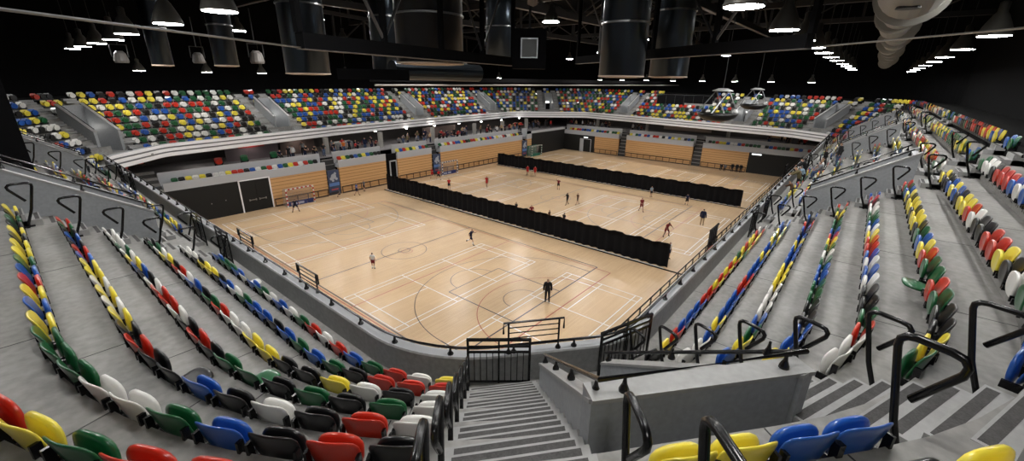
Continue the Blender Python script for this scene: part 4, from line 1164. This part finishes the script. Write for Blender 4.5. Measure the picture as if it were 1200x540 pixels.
def person(x, y, z, face, pose, top, legs, label, h=1.75, style='shirt', low='shorts', hair='black', group=None, skin=None, shoes='black', socks=None):
    s = h/1.75; P = POSES[pose]
    root = empty('person', (x, y, z), face); root.scale = (s, s, s)
    tag(root, label, 'person', group)
    def part(n, key, c):
        if P[key] is None: return
        o = link(n, P[key], root); o.material_slots[0].link = 'OBJECT'; o.material_slots[0].material = pmat(CC[c]) if isinstance(c, str) else c
    part('body', 'body', skin or SKIN)
    link('eyes', P['eyes'], root)
    part('hair', 'hair', hair); part(style, style, top); part(low, low, legs); part('shoes', 'shoes', shoes)
    if socks: part('socks', 'socks', socks)
    return root
SK2 = mat('dark_skin', (.13, .065, .04), .6)
TOC = lambda x, y: math.atan2(-y, -x)-PI/2      # face the camera
person(20.85, 13.96, 0, TOC(20.8, 14), 'stand', 'black', 'black', 'person in black hooded coat and black trousers standing alone on the near court', 1.72, 'jacket', 'trousers', 'brown')
person(16.1, 27.1, 0, TOC(16, 27)+2.6, 'stand', 'white', 'maroon', 'young player in white top and dark maroon shorts on the near court', 1.42, hair='black', socks='white')
person(24.7, 25.0, 0, TOC(24, 25)+1.2, 'run', 'navy', 'navy', 'player in navy kit running on the near court', 1.6, socks='white')
person(18.9, 46.3, 0, TOC(19, 46)+.2, 'wide', 'navy', 'navy', 'goalkeeper in dark navy crouching before the red and white goal', 1.7)
person(27.1, 47.6, 0, TOC(27, 47)+1.2, 'stride', 'blue', 'navy', 'player in blue top jogging near the first banner', 1.65)
person(28.9, 48.8, 0, TOC(28, 48)-1, 'stand', 'grey', 'black', 'person in grey standing behind the blue player near the wood wall', 1.5)
person(25.4, 48.6, 0, 1.0, 'sit', 'grey', 'black', 'small child in grey crouched low under the first banner', 1.1)
RK = 'players in red on the middle court'
person(40.0, 48.4, 0, 1.9, 'run', 'red', 'red', 'player in red by the middle goal, leftmost of the reds', 1.55, group=RK)
person(39.9, 46.9, 0, -1.3, 'wide', 'red', 'black', 'player in red bending low in front of the middle goal', 1.6, group=RK)
person(36.9, 41.3, 0, TOC(37, 41), 'stand', 'red', 'black', 'player in red and black standing just behind the near curtain top', 1.6, group=RK)
person(41.5, 38.7, 0, 2.0, 'stride', 'red', 'red', 'player in red jogging with a raised arm in the middle court left half', 1.55, group=RK)
person(51.5, 39.3, 0, 2.4, 'stand', 'red', 'red', 'left player in red of the pair beside the far curtain', 1.55, group=RK)
person(51.7, 38.0, 0, TOC(51, 38), 'stand', 'red', 'red', 'right player in red of the pair beside the far curtain', 1.6, group=RK)
MK = 'players in maroon and dark kit on the middle court'
person(47.1, 30.6, 0, 2.2, 'armup', 'maroon', 'black', 'player in maroon raising an arm near the middle court centre', 1.5, group=MK)
person(41.5, 25.6, 0, 1.2, 'stride', 'black', 'black', 'left player of the dark pair walking mid middle court', 1.55, group=MK, skin=SK2)
person(42.4, 24.7, 0, 1.0, 'stride', 'brown', 'black', 'right player of the dark pair walking mid middle court', 1.5, group=MK)
person(44.9, 17.8, 0, TOC(45, 18)+.5, 'stride', 'maroon', 'maroon', 'player in maroon with an arm out in the middle court right half', 1.7, group=MK)
person(51.9, 19.5, 0, 2.6, 'stand', 'pale blue', 'black', 'player in pale top standing close to the far curtain', 1.5, group=MK)
person(51.0, 14.7, 0, -1.4, 'run', 'navy', 'black', 'player in dark kit running by the right end of the far curtain', 1.5, group=MK)
person(38.7, 12.6, 0, TOC(38, 12)+.8, 'wide', 'maroon', 'maroon', 'player in maroon, nearest the right stand', 1.75, group=MK, skin=SK2)
person(44.5, 11.0, 0, TOC(44, 11)+2.9, 'stand', 'navy', 'tan', 'coach in navy jacket and tan trousers by the right touchline', 1.85, 'jacket', 'trousers')
person(33.4, 10.4, 0, TOC(34, 11)+1, 'stand', 'white', 'navy', 'player in white half hidden behind the near curtain end', 1.6)
for i, (px_, yy, t, lb) in enumerate([(34.3, 27.6, 'black', 'person in black whose head shows over the near curtain, leftmost of four'), (34.3, 25.5, 'maroon', 'person in maroon showing over the near curtain, second of four'), (34.3, 23.2, 'brown', 'person in brown showing over the near curtain, third of four'), (34.3, 21.4, 'black', 'person in black showing over the near curtain, rightmost of four')]):
    person(px_, yy, 0, 1.3+i, 'stand', t, 'black', lb, 1.55+.08*(i % 2), group='people behind the near curtain')
# seated kit and people by the end wall
for i, (y, c) in enumerate(((17.6, 'black'), (17.0, 'grey'), (15.9, 'black'), (15.2, 'black'), (14.6, 'black'))):
    person(77.3, y, 0, PI/2, 'sit' if i < 2 else 'stand', c, 'black', 'person in %s by the end wall foot rail, %s from the left' % (c, ordn(i+1)), 1.5, 'jacket', 'trousers', group='people resting by the end wall')
# onlookers at the right parapet
RP = 'onlookers at the right parapet'
def onrow(k, X, back=.45): return (X, 3.37-bo(k)+back, tz(k)+.01)
# ground points found from the photograph at the height of their row
person(31.2, 2.8, Z0+.01, -.3, 'lean', 'brown', 'black', 'person in brown crouching low at the right parapet, nearest of the group', 1.2, 'jacket', 'trousers', 'blond', group=RP)
person(34.0, 2.8, Z0+.01, .2, 'lean', 'olive', 'black', 'person in tan olive coat leaning on the right parapet', 1.75, 'jacket', 'trousers', 'blond', group=RP)
person(35.6, 2.7, Z0+.01, .3, 'lean', 'pale blue', 'black', 'person in pale top leaning at the right parapet behind the tan coat', 1.6, 'shirt', 'trousers', 'brown', group=RP)
person(37.6, 2.85, Z0+.01, .1, 'lean', 'black', 'black', 'tall person in black with white lettering on the back at the right parapet', 1.85, 'jacket', 'trousers', 'brown', group=RP)
person(35.9, 1.85, tz(2)+.01, .1, 'sit', 'grey', 'denim', 'seated person in grey and denim on the right stand second row', 1.7, 'jacket', 'trousers', 'brown', group=RP)
person(37.0, 1.85, tz(2)+.01, .2, 'sit', 'white', 'denim', 'seated person in white top on the right stand second row', 1.7, 'shirt', 'trousers', 'blond', group=RP)
person(38.3, 1.85, tz(2)+.01, 0, 'sit', 'black', 'black', 'seated person in black on the right stand, farthest of the seated group', 1.7, 'jacket', 'trousers', group=RP)
person(39.5, 1.15, tz(3)+.01, .4, 'stand', 'black', 'denim', 'standing person in black top and blue jeans on the right stand steps', 1.8, 'jacket', 'trousers', 'brown', group=RP)
person(44.6, 2.2, Z0+.01, .4, 'stand', 'black', 'black', 'standing person in black at the foot of the right stand middle stairwell', 1.75, 'jacket', 'trousers', group=RP)
# crowd on the far concourse
crowd = []
def band(x0, x1, n, axis, dens=''):
    for i in range(n): crowd.append((x0+(x1-x0)*(i+R.uniform(.2, .8))/n, axis))
band(20.6, 26.0, 9, 'y'); band(27.0, 34.2, 14, 'y'); band(37.5, 43.8, 9, 'y'); band(45.5, 53.2, 10, 'y'); band(55.0, 67.5, 20, 'y'); band(69.5, 76.5, 9, 'y'); band(51.0, 40.5, 18, 'x'); band(36.5, 33.8, 4, 'x'); band(13.0, 6.5, 7, 'x')
tops = ['black', 'black', 'navy', 'grey', 'black', 'red', 'white', 'black', 'black', 'brown', 'maroon', 'navy', 'grey', 'olive', 'grey', 'black', 'tan', 'orange']
ctr = {}
for t, ax in crowd:
    c = R.choice(tops); key = (ax, c); ctr[key] = ctr.get(key, 0)+1
for t, ax in list(crowd): pass
seen = {}; PP = []; COLS = [(x_+0, 53.25) for x_ in (26.8, 34.9, 44.5, 54.0, 61.5, 68.9)]+[(81.25, y_) for y_ in (43.8, 33.0, 18.35, 9.1)]
crowd.sort(key=lambda q: (q[1] == 'x', q[0] if q[1] == 'y' else -q[0]))
for t, ax in crowd:
    c = R.choice(tops); seen[(ax, c)] = seen.get((ax, c), 0)+1
    for tr in range(200):
        d = R.choice([1.75, 1.9, 2.3, 3.0, 3.9, 4.3]); sit = R.random() < .35 and d > 2
        x, y = (t, WY+d) if ax == 'y' else (WX+d, t)
        if all(math.hypot(x-a, y-b) > .85 for a, b in PP) and not any(abs(x-a) < .95 and abs(y-b) < .95 for a, b in COLS): break
        t += R.uniform(-.4, .4)
    PP.append((x, y))
    f = (PI if ax == 'y' else PI/2)+R.uniform(-.7, .7)
    wh = 'long side' if ax == 'y' else 'end'
    person(x, y, 4.61, f, 'sit' if sit else R.choice(['stand', 'hips', 'lean', 'stand']), c, R.choice(['black', 'denim', 'black', 'navy']),
           'spectator in %s %s on the %s concourse, %s in %s from the left' % (c, 'seated' if sit else 'standing', wh, ordn(seen[(ax, c)]), c), R.uniform(1.5, 1.85), R.choice(['shirt', 'jacket']), 'trousers', R.choice(['black', 'brown', 'brown', 'blond']), group='spectators on the far concourse')
# colleagues sitting above the lower aisle stairs
for i, (x, y, c) in enumerate(((44.5, 51.2, 'black'), (45.4, 51.2, 'maroon'), (48.5, 51.4, 'red'), (49.4, 51.4, 'navy'))):
    person(x, 51.75, 4.61, PI, 'lean', c, 'black', 'spectator in %s leaning over the long side lower parapet' % c, 1.7, 'jacket', 'trousers', group='spectators at the lower parapet')
o = MB().box(28.8, 31.6, 54.8, 56.0, 4.62, 5.7).obj('draped_table', mat('grey_cloth', (.16, .16, .16), .8)); bv = o.modifiers.new('b', 'BEVEL'); bv.width = .25; bv.segments = 3
tag(o, 'pale grey covered table among the spectators on the concourse', 'table')
# ------------------------------------------------------------ lamps
LZ = 15.6
hm = MB(); hm.lathe((0, 0, 0), [(.44, 0), (.43, .06), (.36, .28), (.20, .62), (.13, .72), (.13, 1.0), (.05, 1.05)], 24)
ME_H = hm.mesh('lamp_shade', LAMPH, True)
LA = mat('ring_lamp_glow', (1.0, 0.985, 0.96), emit=RING_E); LBm = mat('court_lamp_glow', (1.0, 0.975, 0.94), emit=COURT_E)
gm = MB(); gm.lathe((0, 0, -.012), [(.405, 0), (.405, .01)], 24); ME_G1 = gm.mesh('ring_glow', LA)
gm = MB(); gm.lathe((0, 0, -.012), [(.46, 0), (.46, .01)], 24); ME_G2 = gm.mesh('court_glow', LBm)
sm = MB().tube([(0, 0, 1.0), (0, 0, 3.5)], .02, 5).mesh('lamp_stem', DARKST)
def lamp(x, y, z, label, group, g=None, sc_=1):
    if z < 15: sc_ = 1.15
    e = empty('high_bay_lamp', (x, y, z)); tag(e, label, 'lamp', group); e.scale = (sc_, sc_, 1)
    sh = link('lamp_shade', ME_H, e); link('glowing_lens', g or ME_G1, sh); link('hanger', sm, e)
h = 1.6
ly = [13.9, 18.8, 25.1, 29.9, 34.5, 39.5, 44]
for i, y in enumerate(ly): lamp(4.6+(.3 if i > 2 else 0), y, LZ, 'round high-bay lamp over the left stand, %s from the near end' % ordn(i+1), 'lamps over the left stand')
lx = [11.3, 16.7, 21.2, 25.3, 29.5, 34.2, 39.2, 45.5, 51, 57, 63]
for i, x in enumerate(lx): lamp(x, 2.72, LZ, 'round high-bay lamp over the right parapet, %s from the near end' % ordn(i+1), 'inner lamps over the right stand')
lx = [22.0, 29.3, 36.5, 43, 51, 58, 65, 72]
for i, x in enumerate(lx): lamp(x, -2.55, LZ, 'round high-bay lamp over the right stand top rows, %s from the near end' % ordn(i+1), 'outer lamps over the right stand')
for i in range(11): lamp(10+5.6*i, 53.5+min(4.6, i*.7), 14.3, 'round high-bay lamp over the long side fascia, %s from the left' % ordn(i+1), 'lamps over the long side')
for i in range(8): lamp(81.0-.7*i, 44-5.2*i, 14.25, 'round high-bay lamp over the end fascia, %s from the left' % ordn(i+1), 'lamps over the end')
# lamps behind the camera side of the same ring
for i, (x, y) in enumerate([(5.4, 7.0), (8.2, 4.2), (1.0, 8.5), (4.2, 1.2), (-.8, -1.2), (12.0, -2.6), (-.6, 13.5), (-1.0, 20), (17, -2.6)]): lamp(x, y, LZ+1.2, 'round high-bay lamp hung over the near corner seating, %s of its cluster' % ordn(i+1), 'lamps over the near corner')
n = 0
for i, x in enumerate((15, 27.5, 38.5, 53, 66)):
    for j, y in enumerate((17, 29, 42)):
        n += 1; lamp(x-(3.2 if i == 1 else 0), y, 17.5, 'large lamp over the courts, %s across and %s deep' % (ordn(i+1), ordn(j+1)), 'lamps over the courts', ME_G2, 1.15)
dl = MB(); dl.lathe((0, 0, 0), [(.16, 0), (.16, .03)], 12); ME_DL = dl.mesh('downlight', mat('downlight_glow', (1, .93, .84), emit=45))
for i in range(11):
    o = link('downlight', ME_DL, None, (13+5.6*i, 55.2, 6.64)); tag(o, 'small round downlight under the long side soffit, %s from the left' % ordn(i+1), 'light', 'soffit downlights')
for i in range(7):
    o = link('downlight', ME_DL, None, (83.2, 46-6*i, 6.64)); tag(o, 'small round downlight under the end soffit, %s from the left' % ordn(i+1), 'light', 'soffit downlights')
# ------------------------------------------------------------ roof steel
def truss(a, b, z0, z1, name, label, n=10, w=.32, ch=.5, cm=None):
    root = empty(name, (a[0], a[1], z0)); inv = Matrix.Translation(Vector(root.location)).inverted(); tag(root, label, 'roof truss', 'roof trusses')
    A = Vector((*a, 0)); Bv = Vector((*b, 0)); u = (Bv-A).normalized(); L = (Bv-A).length; c = ((a[0]+b[0])/2, (a[1]+b[1])/2)
    def add(m, nm, ml=DARKST): o = m.obj(nm, ml, root); o.matrix_parent_inverse = inv
    m = MB(); m.obox(c, (u.x, u.y), L/2, w/2, z0, z0+ch); add(m, 'bottom_chord', cm or DARKST)
    m = MB(); m.obox(c, (u.x, u.y), L/2, w/2+.02, z0-(.05 if ch > .4 else .015), z0); add(m, 'pale_lower_flange', PALEST)
    m = MB(); m.obox(c, (u.x, u.y), L/2, w/2, z1, z1+.4); add(m, 'top_chord')
    for i in range(n+1):
        p = A+u*(L*i/n); m = MB(); m.obox((p.x, p.y), (u.x, u.y), .12 if ch > .4 else .07, .12 if ch > .4 else .07, z0+ch, z1); add(m, 'post', cm or DARKST)
        if i < n:
            q = A+u*(L*(i+1)/n); s, e = (p, q) if i % 2 else (q, p)
            m = MB(); m.tube([(s.x, s.y, z0+.4), (e.x, e.y, z1)], .09 if ch > .4 else .045, 5); add(m, 'diagonal', PALEST if i % 3 == 0 else DARKST)
m = MB(); m.tube([(-.6, 6.6, 14.62), (4.9, 10.3, 14.62)], .02, 6); o = m.obj('steel_cable', STEEL); tag(o, 'thin pale cable crossing the top left corner', 'cable')
m = MB(); m.tube([(13.5, 1.5, 14.87), (8.6, -3.6, 14.87)], .02, 6); o = m.obj('steel_cable', STEEL); tag(o, 'thin pale cable crossing the top right below the lamps', 'cable')
truss((4.9, 10.3), (15.7, 13.0), 14.6, 19.0, 'roof_truss', 'dark roof truss crossing in front of the left sun pipes', 4, .25, .34, BLACKM)
truss((20.6, 12.6), (13.6, 1.6), 14.85, 19.0, 'roof_truss', 'dark roof truss crossing behind the widest sun pipe', 4, .25, .34, BLACKM)
truss((24.2, 51.0), (79, 65.0), 17.0, 21.0, 'roof_truss', 'dark roof truss running along the long side', 11)
for i, y in enumerate((12.0, 24.0, 36.0)): truss((8, y), (82, y), 19.5, 23.0, 'roof_truss', 'upper roof truss across all courts, %s from the right stand' % ordn(i+1), 12)
for i, x in enumerate((20, 36, 52, 68)): truss((x, -8), (x, 60), 21.0, 24.5, 'roof_truss', 'high cross truss running between the two long stands, %s from the camera' % ordn(i+1), 12)
# ------------------------------------------------------------ vertical sun pipes
def pipe(x, y, r, zb, zr, label, ml=DUCT, ztop=25.9):
    root = empty('sun_pipe', (x, y, zb)); tag(root, label, 'pipe', 'large vertical metal sun pipes')
    m = MB(); n = 28; base = zb
    m.lathe((0, 0, 0), [(r*.96, .0), (r, .02), (r, ztop-zb)], 32); sh = m.obj('shaft', ml, root, smooth=True)
    for i, z in enumerate((zr-zb, zr-zb+3.2)):
        m = MB(); m.lathe((0, 0, z), [(r, -.04), (r+.05, -.03), (r+.05, .03), (r, .04)], 32); m.obj('joint_ring', STEEL, sh, smooth=False)
    m = MB(); m.lathe((0, 0, -.07), [(r*.7, 0), (r*1.02, .03), (r*1.02, .08)], 28); m.obj('diffuser_rim', BEIGE, sh)
pipe(15.8, 7.7, .84, 14.2, 16.0, 'widest bright metal sun pipe hanging right of the score box')
pipe(20.9, 7.8, .86, 14.25, 17.0, 'metal sun pipe just right of the widest one')
pipe(12.2, 14.5, 1.35, 14.6, 16.35, 'broad black sun pipe left of the score box', mat('black_duct', (.03, .03, .032), .35, metal=.8))
pipe(10.0, 20.6, .95, 14.15, 17.0, 'metal sun pipe low over the left half of the near court')
pipe(15.5, 22.2, .85, 14.2, 17.2, 'metal sun pipe between the left one and the broad black one')
pipe(17.0, 21.3, .8, 14.2, 16.6, 'metal sun pipe behind the broad black one, lower edge in view')
pipe(24.0, 21.0, 1.0, 15.2, 17.4, 'metal sun pipe further back behind the score box')
pipe(30.0, 15.5, 1.0, 15.4, 18.0, 'metal sun pipe far back right of the score box')
pipe(27.0, 30.0, 1.1, 15.6, 18.2, 'metal sun pipe far back over the left of the middle court')
pipe(8.6, 26.5, .55, 14.5, 16.4, 'slim metal sun pipe over the left edge, right of the two slim ones')
pipe(6.9, 31.0, .5, 14.5, 16.4, 'slim metal sun pipe over the left edge, left of the two slim ones')
m = MB(); m.tube([(12.2, 17.2, 14.35), (17.4, 16.8, 14.3)], .42, 20); o = m.obj('horizontal_duct', DUCT, smooth=False); tag(o, 'dark shiny horizontal duct left of the score box', 'duct')
m = MB(); m.box(-1.35, 1.35, -.3, .3, 0, .4); o = m.obj('rigging_box', BLACKM); o.location = (10.2, 15.6, 13.92); o.rotation_euler = (0, 0, math.atan2(15.6, 10.2)-PI/2); tag(o, 'long black rigging box hanging low left of the score box', 'box')
# score box
root = empty('score_box', (13.2, 10.15, 14.25), math.radians(37.5-90+0)); tag(root, 'square black hanging box with a grey screen facing the camera', 'hanging box')
m = MB(); m.box(-.62, .62, 0, 1.2, .15, 1.5); m.obj('housing', BLACKM, root)
m = MB(); m.box(-.27, .27, -.03, 0, .55, 1.15); m.obj('screen', mat('screen_grey', (.075, .08, .08), .5), root)
m = MB(); m.box(-.31, .31, -.02, 0.005, .51, 1.19); m.obj('screen_rim', STEEL, root)
for ch in root.children: ch.location = (0, 0, 0)
m = MB(); m.tube([(0, .6, 1.5), (.0, .6, 5)], .05, 6); m.obj('hanger', DARKST, root)
root.rotation_euler = (0, 0, math.atan2(10.15, 13.2)-PI/2)
# broad brown ceiling strut
m = MB(); m.tube([(11.6, 8.85, 16.2), (10.4, 7.3, 19.5)], .16, 4); o = m.obj('ceiling_strut', mat('brown_strut', (.20, .15, .11), .6)); tag(o, 'thick pale brown strut rising above the score box', 'strut')
# long pale pipe / lighting rail in front of the top rows
m = MB(); m.tube([(20, 30.6, 13.45), (96, 30.6, 13.45)], .07, 8); o = m.obj('lighting_rail', mat('rail_pale', (.35, .33, .31), .4)); tag(o, 'long pale horizontal rail hanging across the courts at eye level', 'rail')
m = MB(); m.box(20, 96, 30.9, 31.3, 13.7, 14.1)
o = m.obj('lighting_rail', BLACKM); tag(o, 'long black box beam hanging just above the pale rail', 'beam')
# ------------------------------------------------------------ big grey duct over the right stand
root = empty('air_duct', (9, -.1, 16.6)); inv = Matrix.Translation(Vector(root.location)).inverted(); tag(root, 'large pale grey segmented air duct running away above the right stand', 'duct')
x = 17.5; rr = .62; i = 0
while x < 70:
    L = 4.4; m = MB(); m.lathe((x, -.05+.12*math.sin(i*1.9), 16.45), [(rr*.98, 0), (rr, .05), (rr*.86, L-.1), (rr*.84, L)], 20, 'x'); o = m.obj('segment', DUCTG, root, smooth=False); o.matrix_parent_inverse = inv
    m = MB(); m.lathe((x-.06, -.05+.12*math.sin(i*1.9), 16.45), [(rr*1.0, 0), (rr*1.09, .02), (rr*1.09, .12), (rr*1.0, .14)], 20, 'x'); o = m.obj('flange', DUCTG, root); o.matrix_parent_inverse = inv
    x += L; i += 1
m = MB(); m.lathe((13.2, -.15, 16.55), [(.72, 0), (.80, .15), (.80, 3.9), (.6, 4.3)], 24, 'x'); o = m.obj('hopper', DUCTG, root, smooth=False); o.matrix_parent_inverse = inv
m = MB(); m.lathe((17.4, -.15, 16.5), [(.78, 0), (.90, .02), (.90, .12), (.78, .14)], 24, 'x'); o = m.obj('flange', DUCTG, root); o.matrix_parent_inverse = inv
m = MB(); m.box(12.9, 13.6, -1.3, 1.05, 15.95, 16.9); m.box(10, 13.3, -1.0, .75, 16.2, 17.6); o = m.obj('collar_box', DUCTG, root); o.matrix_parent_inverse = inv
m = MB(); m.lathe((14.6, -.1, 15.72), [(.24, 0), (.22, .06)], 16); o = m.obj('access_hatch', DARKST, root); o.matrix_parent_inverse = inv
# ------------------------------------------------------------ hanging loudspeaker cradles
def cradle(x, y, z, s, label):
    root = empty('hanging_cradle', (x, y, z), math.atan2(y, x)-PI/2); root.scale = (s, s, s); tag(root, label, 'hanging cradle', 'dark boat-shaped cradles hung from the roof')
    m = MB(); n = 14; rows = [(0, 0), (.32, .02), (.62, .12), (.86, .30), (1.0, .62), (.97, .62), (.8, .34)]
    for (r, h_) in rows:
        for k in range(24):
            a = 2*PI*k/24; m.v.append((1.45*r*math.cos(a), .75*r*math.sin(a), h_))
    for i in range(len(rows)-1):
        for k in range(24): m.f.append((i*24+k, i*24+(k+1) % 24, (i+1)*24+(k+1) % 24, (i+1)*24+k)); m.m.append(0)
    m.obj('hull', mat('dark_hull', (.006, .0055, .005), .3), root, smooth=True)
    m = MB()
    for k in range(24):
        a0 = 2*PI*k/24; a1 = 2*PI*(k+1)/24
        m.poly([(1.38*math.cos(a0), .7*math.sin(a0), .56), (1.38*math.cos(a1), .7*math.sin(a1), .56), (0, 0, .56)], [(0, 1, 2)])
    m.obj('tray', STEEL, root)
    for sx, tx in ((-1.4, -.35), (1.35, .55), (.45, -.3), (-.4, .5)):
        m = MB(); m.tube([(sx, .0 if abs(sx) > 1 else -.6, .6), (tx, 0, 2.15)], .045, 6); m.obj('strut', STEEL, root)
    m = MB(); m.lathe((.1, 0, 2.15), [(.7, 0), (.7, .05), (.3, .2)], 20); m.obj('top_disc', mat('pale_disc', (.5, .5, .5), .4), root)
    m = MB(); m.tube([(.1, 0, 2.3), (.1, 0, 8)], .03, 6); m.obj('cable', DARKST, root)
    m = MB(); m.lathe((1.15, -.1, .62), [(.16, 0), (.2, .12), (.1, .3)], 12); m.obj('speaker_horn', MATS['pale_disc'], root)
cradle(20.8, 5.3, 12.37, .60, 'nearer dark boat-shaped cradle hanging over the right side')
cradle(27.5, 5.2, 12.6, .5, 'farther dark boat-shaped cradle hanging over the right side')
# small projector-like fixtures along the roof edge (left)
for i, (x, y, z, s) in enumerate([(5.6, 33.5, 14.6, 1), (7.4, 33.0, 14.6, 1), (9.2, 33.0, 14.7, 1), (12.6, 33, 14.8, 1.3), (16.6, 33, 14.8, 1.4), (25, 33, 15.0, 1.4), (42, 22, 14.7, 1.3), (47, 21, 14.8, 1.3), (33, 34, 15, 1.3)]):
    root = empty('stage_light', (x, y, z), R.uniform(-.4, .4)); root.scale = (s, s, s); tag(root, 'grey hanging stage light, %s from the left along the roof edge' % ordn(i+1), 'stage light', 'grey stage lights along the roof edge')
    m = MB(); m.lathe((0, 0, 0), [(.30, 0), (.34, .1), (.26, .5), (.15, .62)], 14); m.obj('can', mat('light_can', (.16, .15, .14), .5), root)
    m = MB(); m.tube([(-.36, 0, .3), (-.36, 0, .95), (.36, 0, .95), (.36, 0, .3)], .03, 6); m.tube([(0, 0, .95), (0, 0, 2.6)], .03, 6); m.obj('yoke', DARKST, root)
# ------------------------------------------------------------ camera, world, view
cam = bpy.data.cameras.new('camera'); co = bpy.data.objects.new('camera', cam); C.objects.link(co)
cam.sensor_width = 36; cam.sensor_fit = 'HORIZONTAL'; cam.lens = F/1200*36; cam.clip_start = .05; cam.clip_end = 400
co.matrix_world = Matrix.Translation((0, 0, CAMZ)) @ CR.to_4x4()
sc.camera = co
w = bpy.data.worlds.new('world'); sc.world = w; w.use_nodes = True
w.node_tree.nodes['Background'].inputs[0].default_value = (.9, .95, 1, 1); w.node_tree.nodes['Background'].inputs[1].default_value = 0.0
sc.view_settings.view_transform = 'Standard'; sc.view_settings.look = 'None'; sc.view_settings.gamma = 1; sc.view_settings.use_curve_mapping = False
sc.view_settings.exposure = EXPO
sc.cycles.use_denoising = True; sc.cycles.max_bounces = 6; sc.cycles.diffuse_bounces = 3; sc.cycles.glossy_bounces = 3; sc.cycles.sample_clamp_indirect = 6
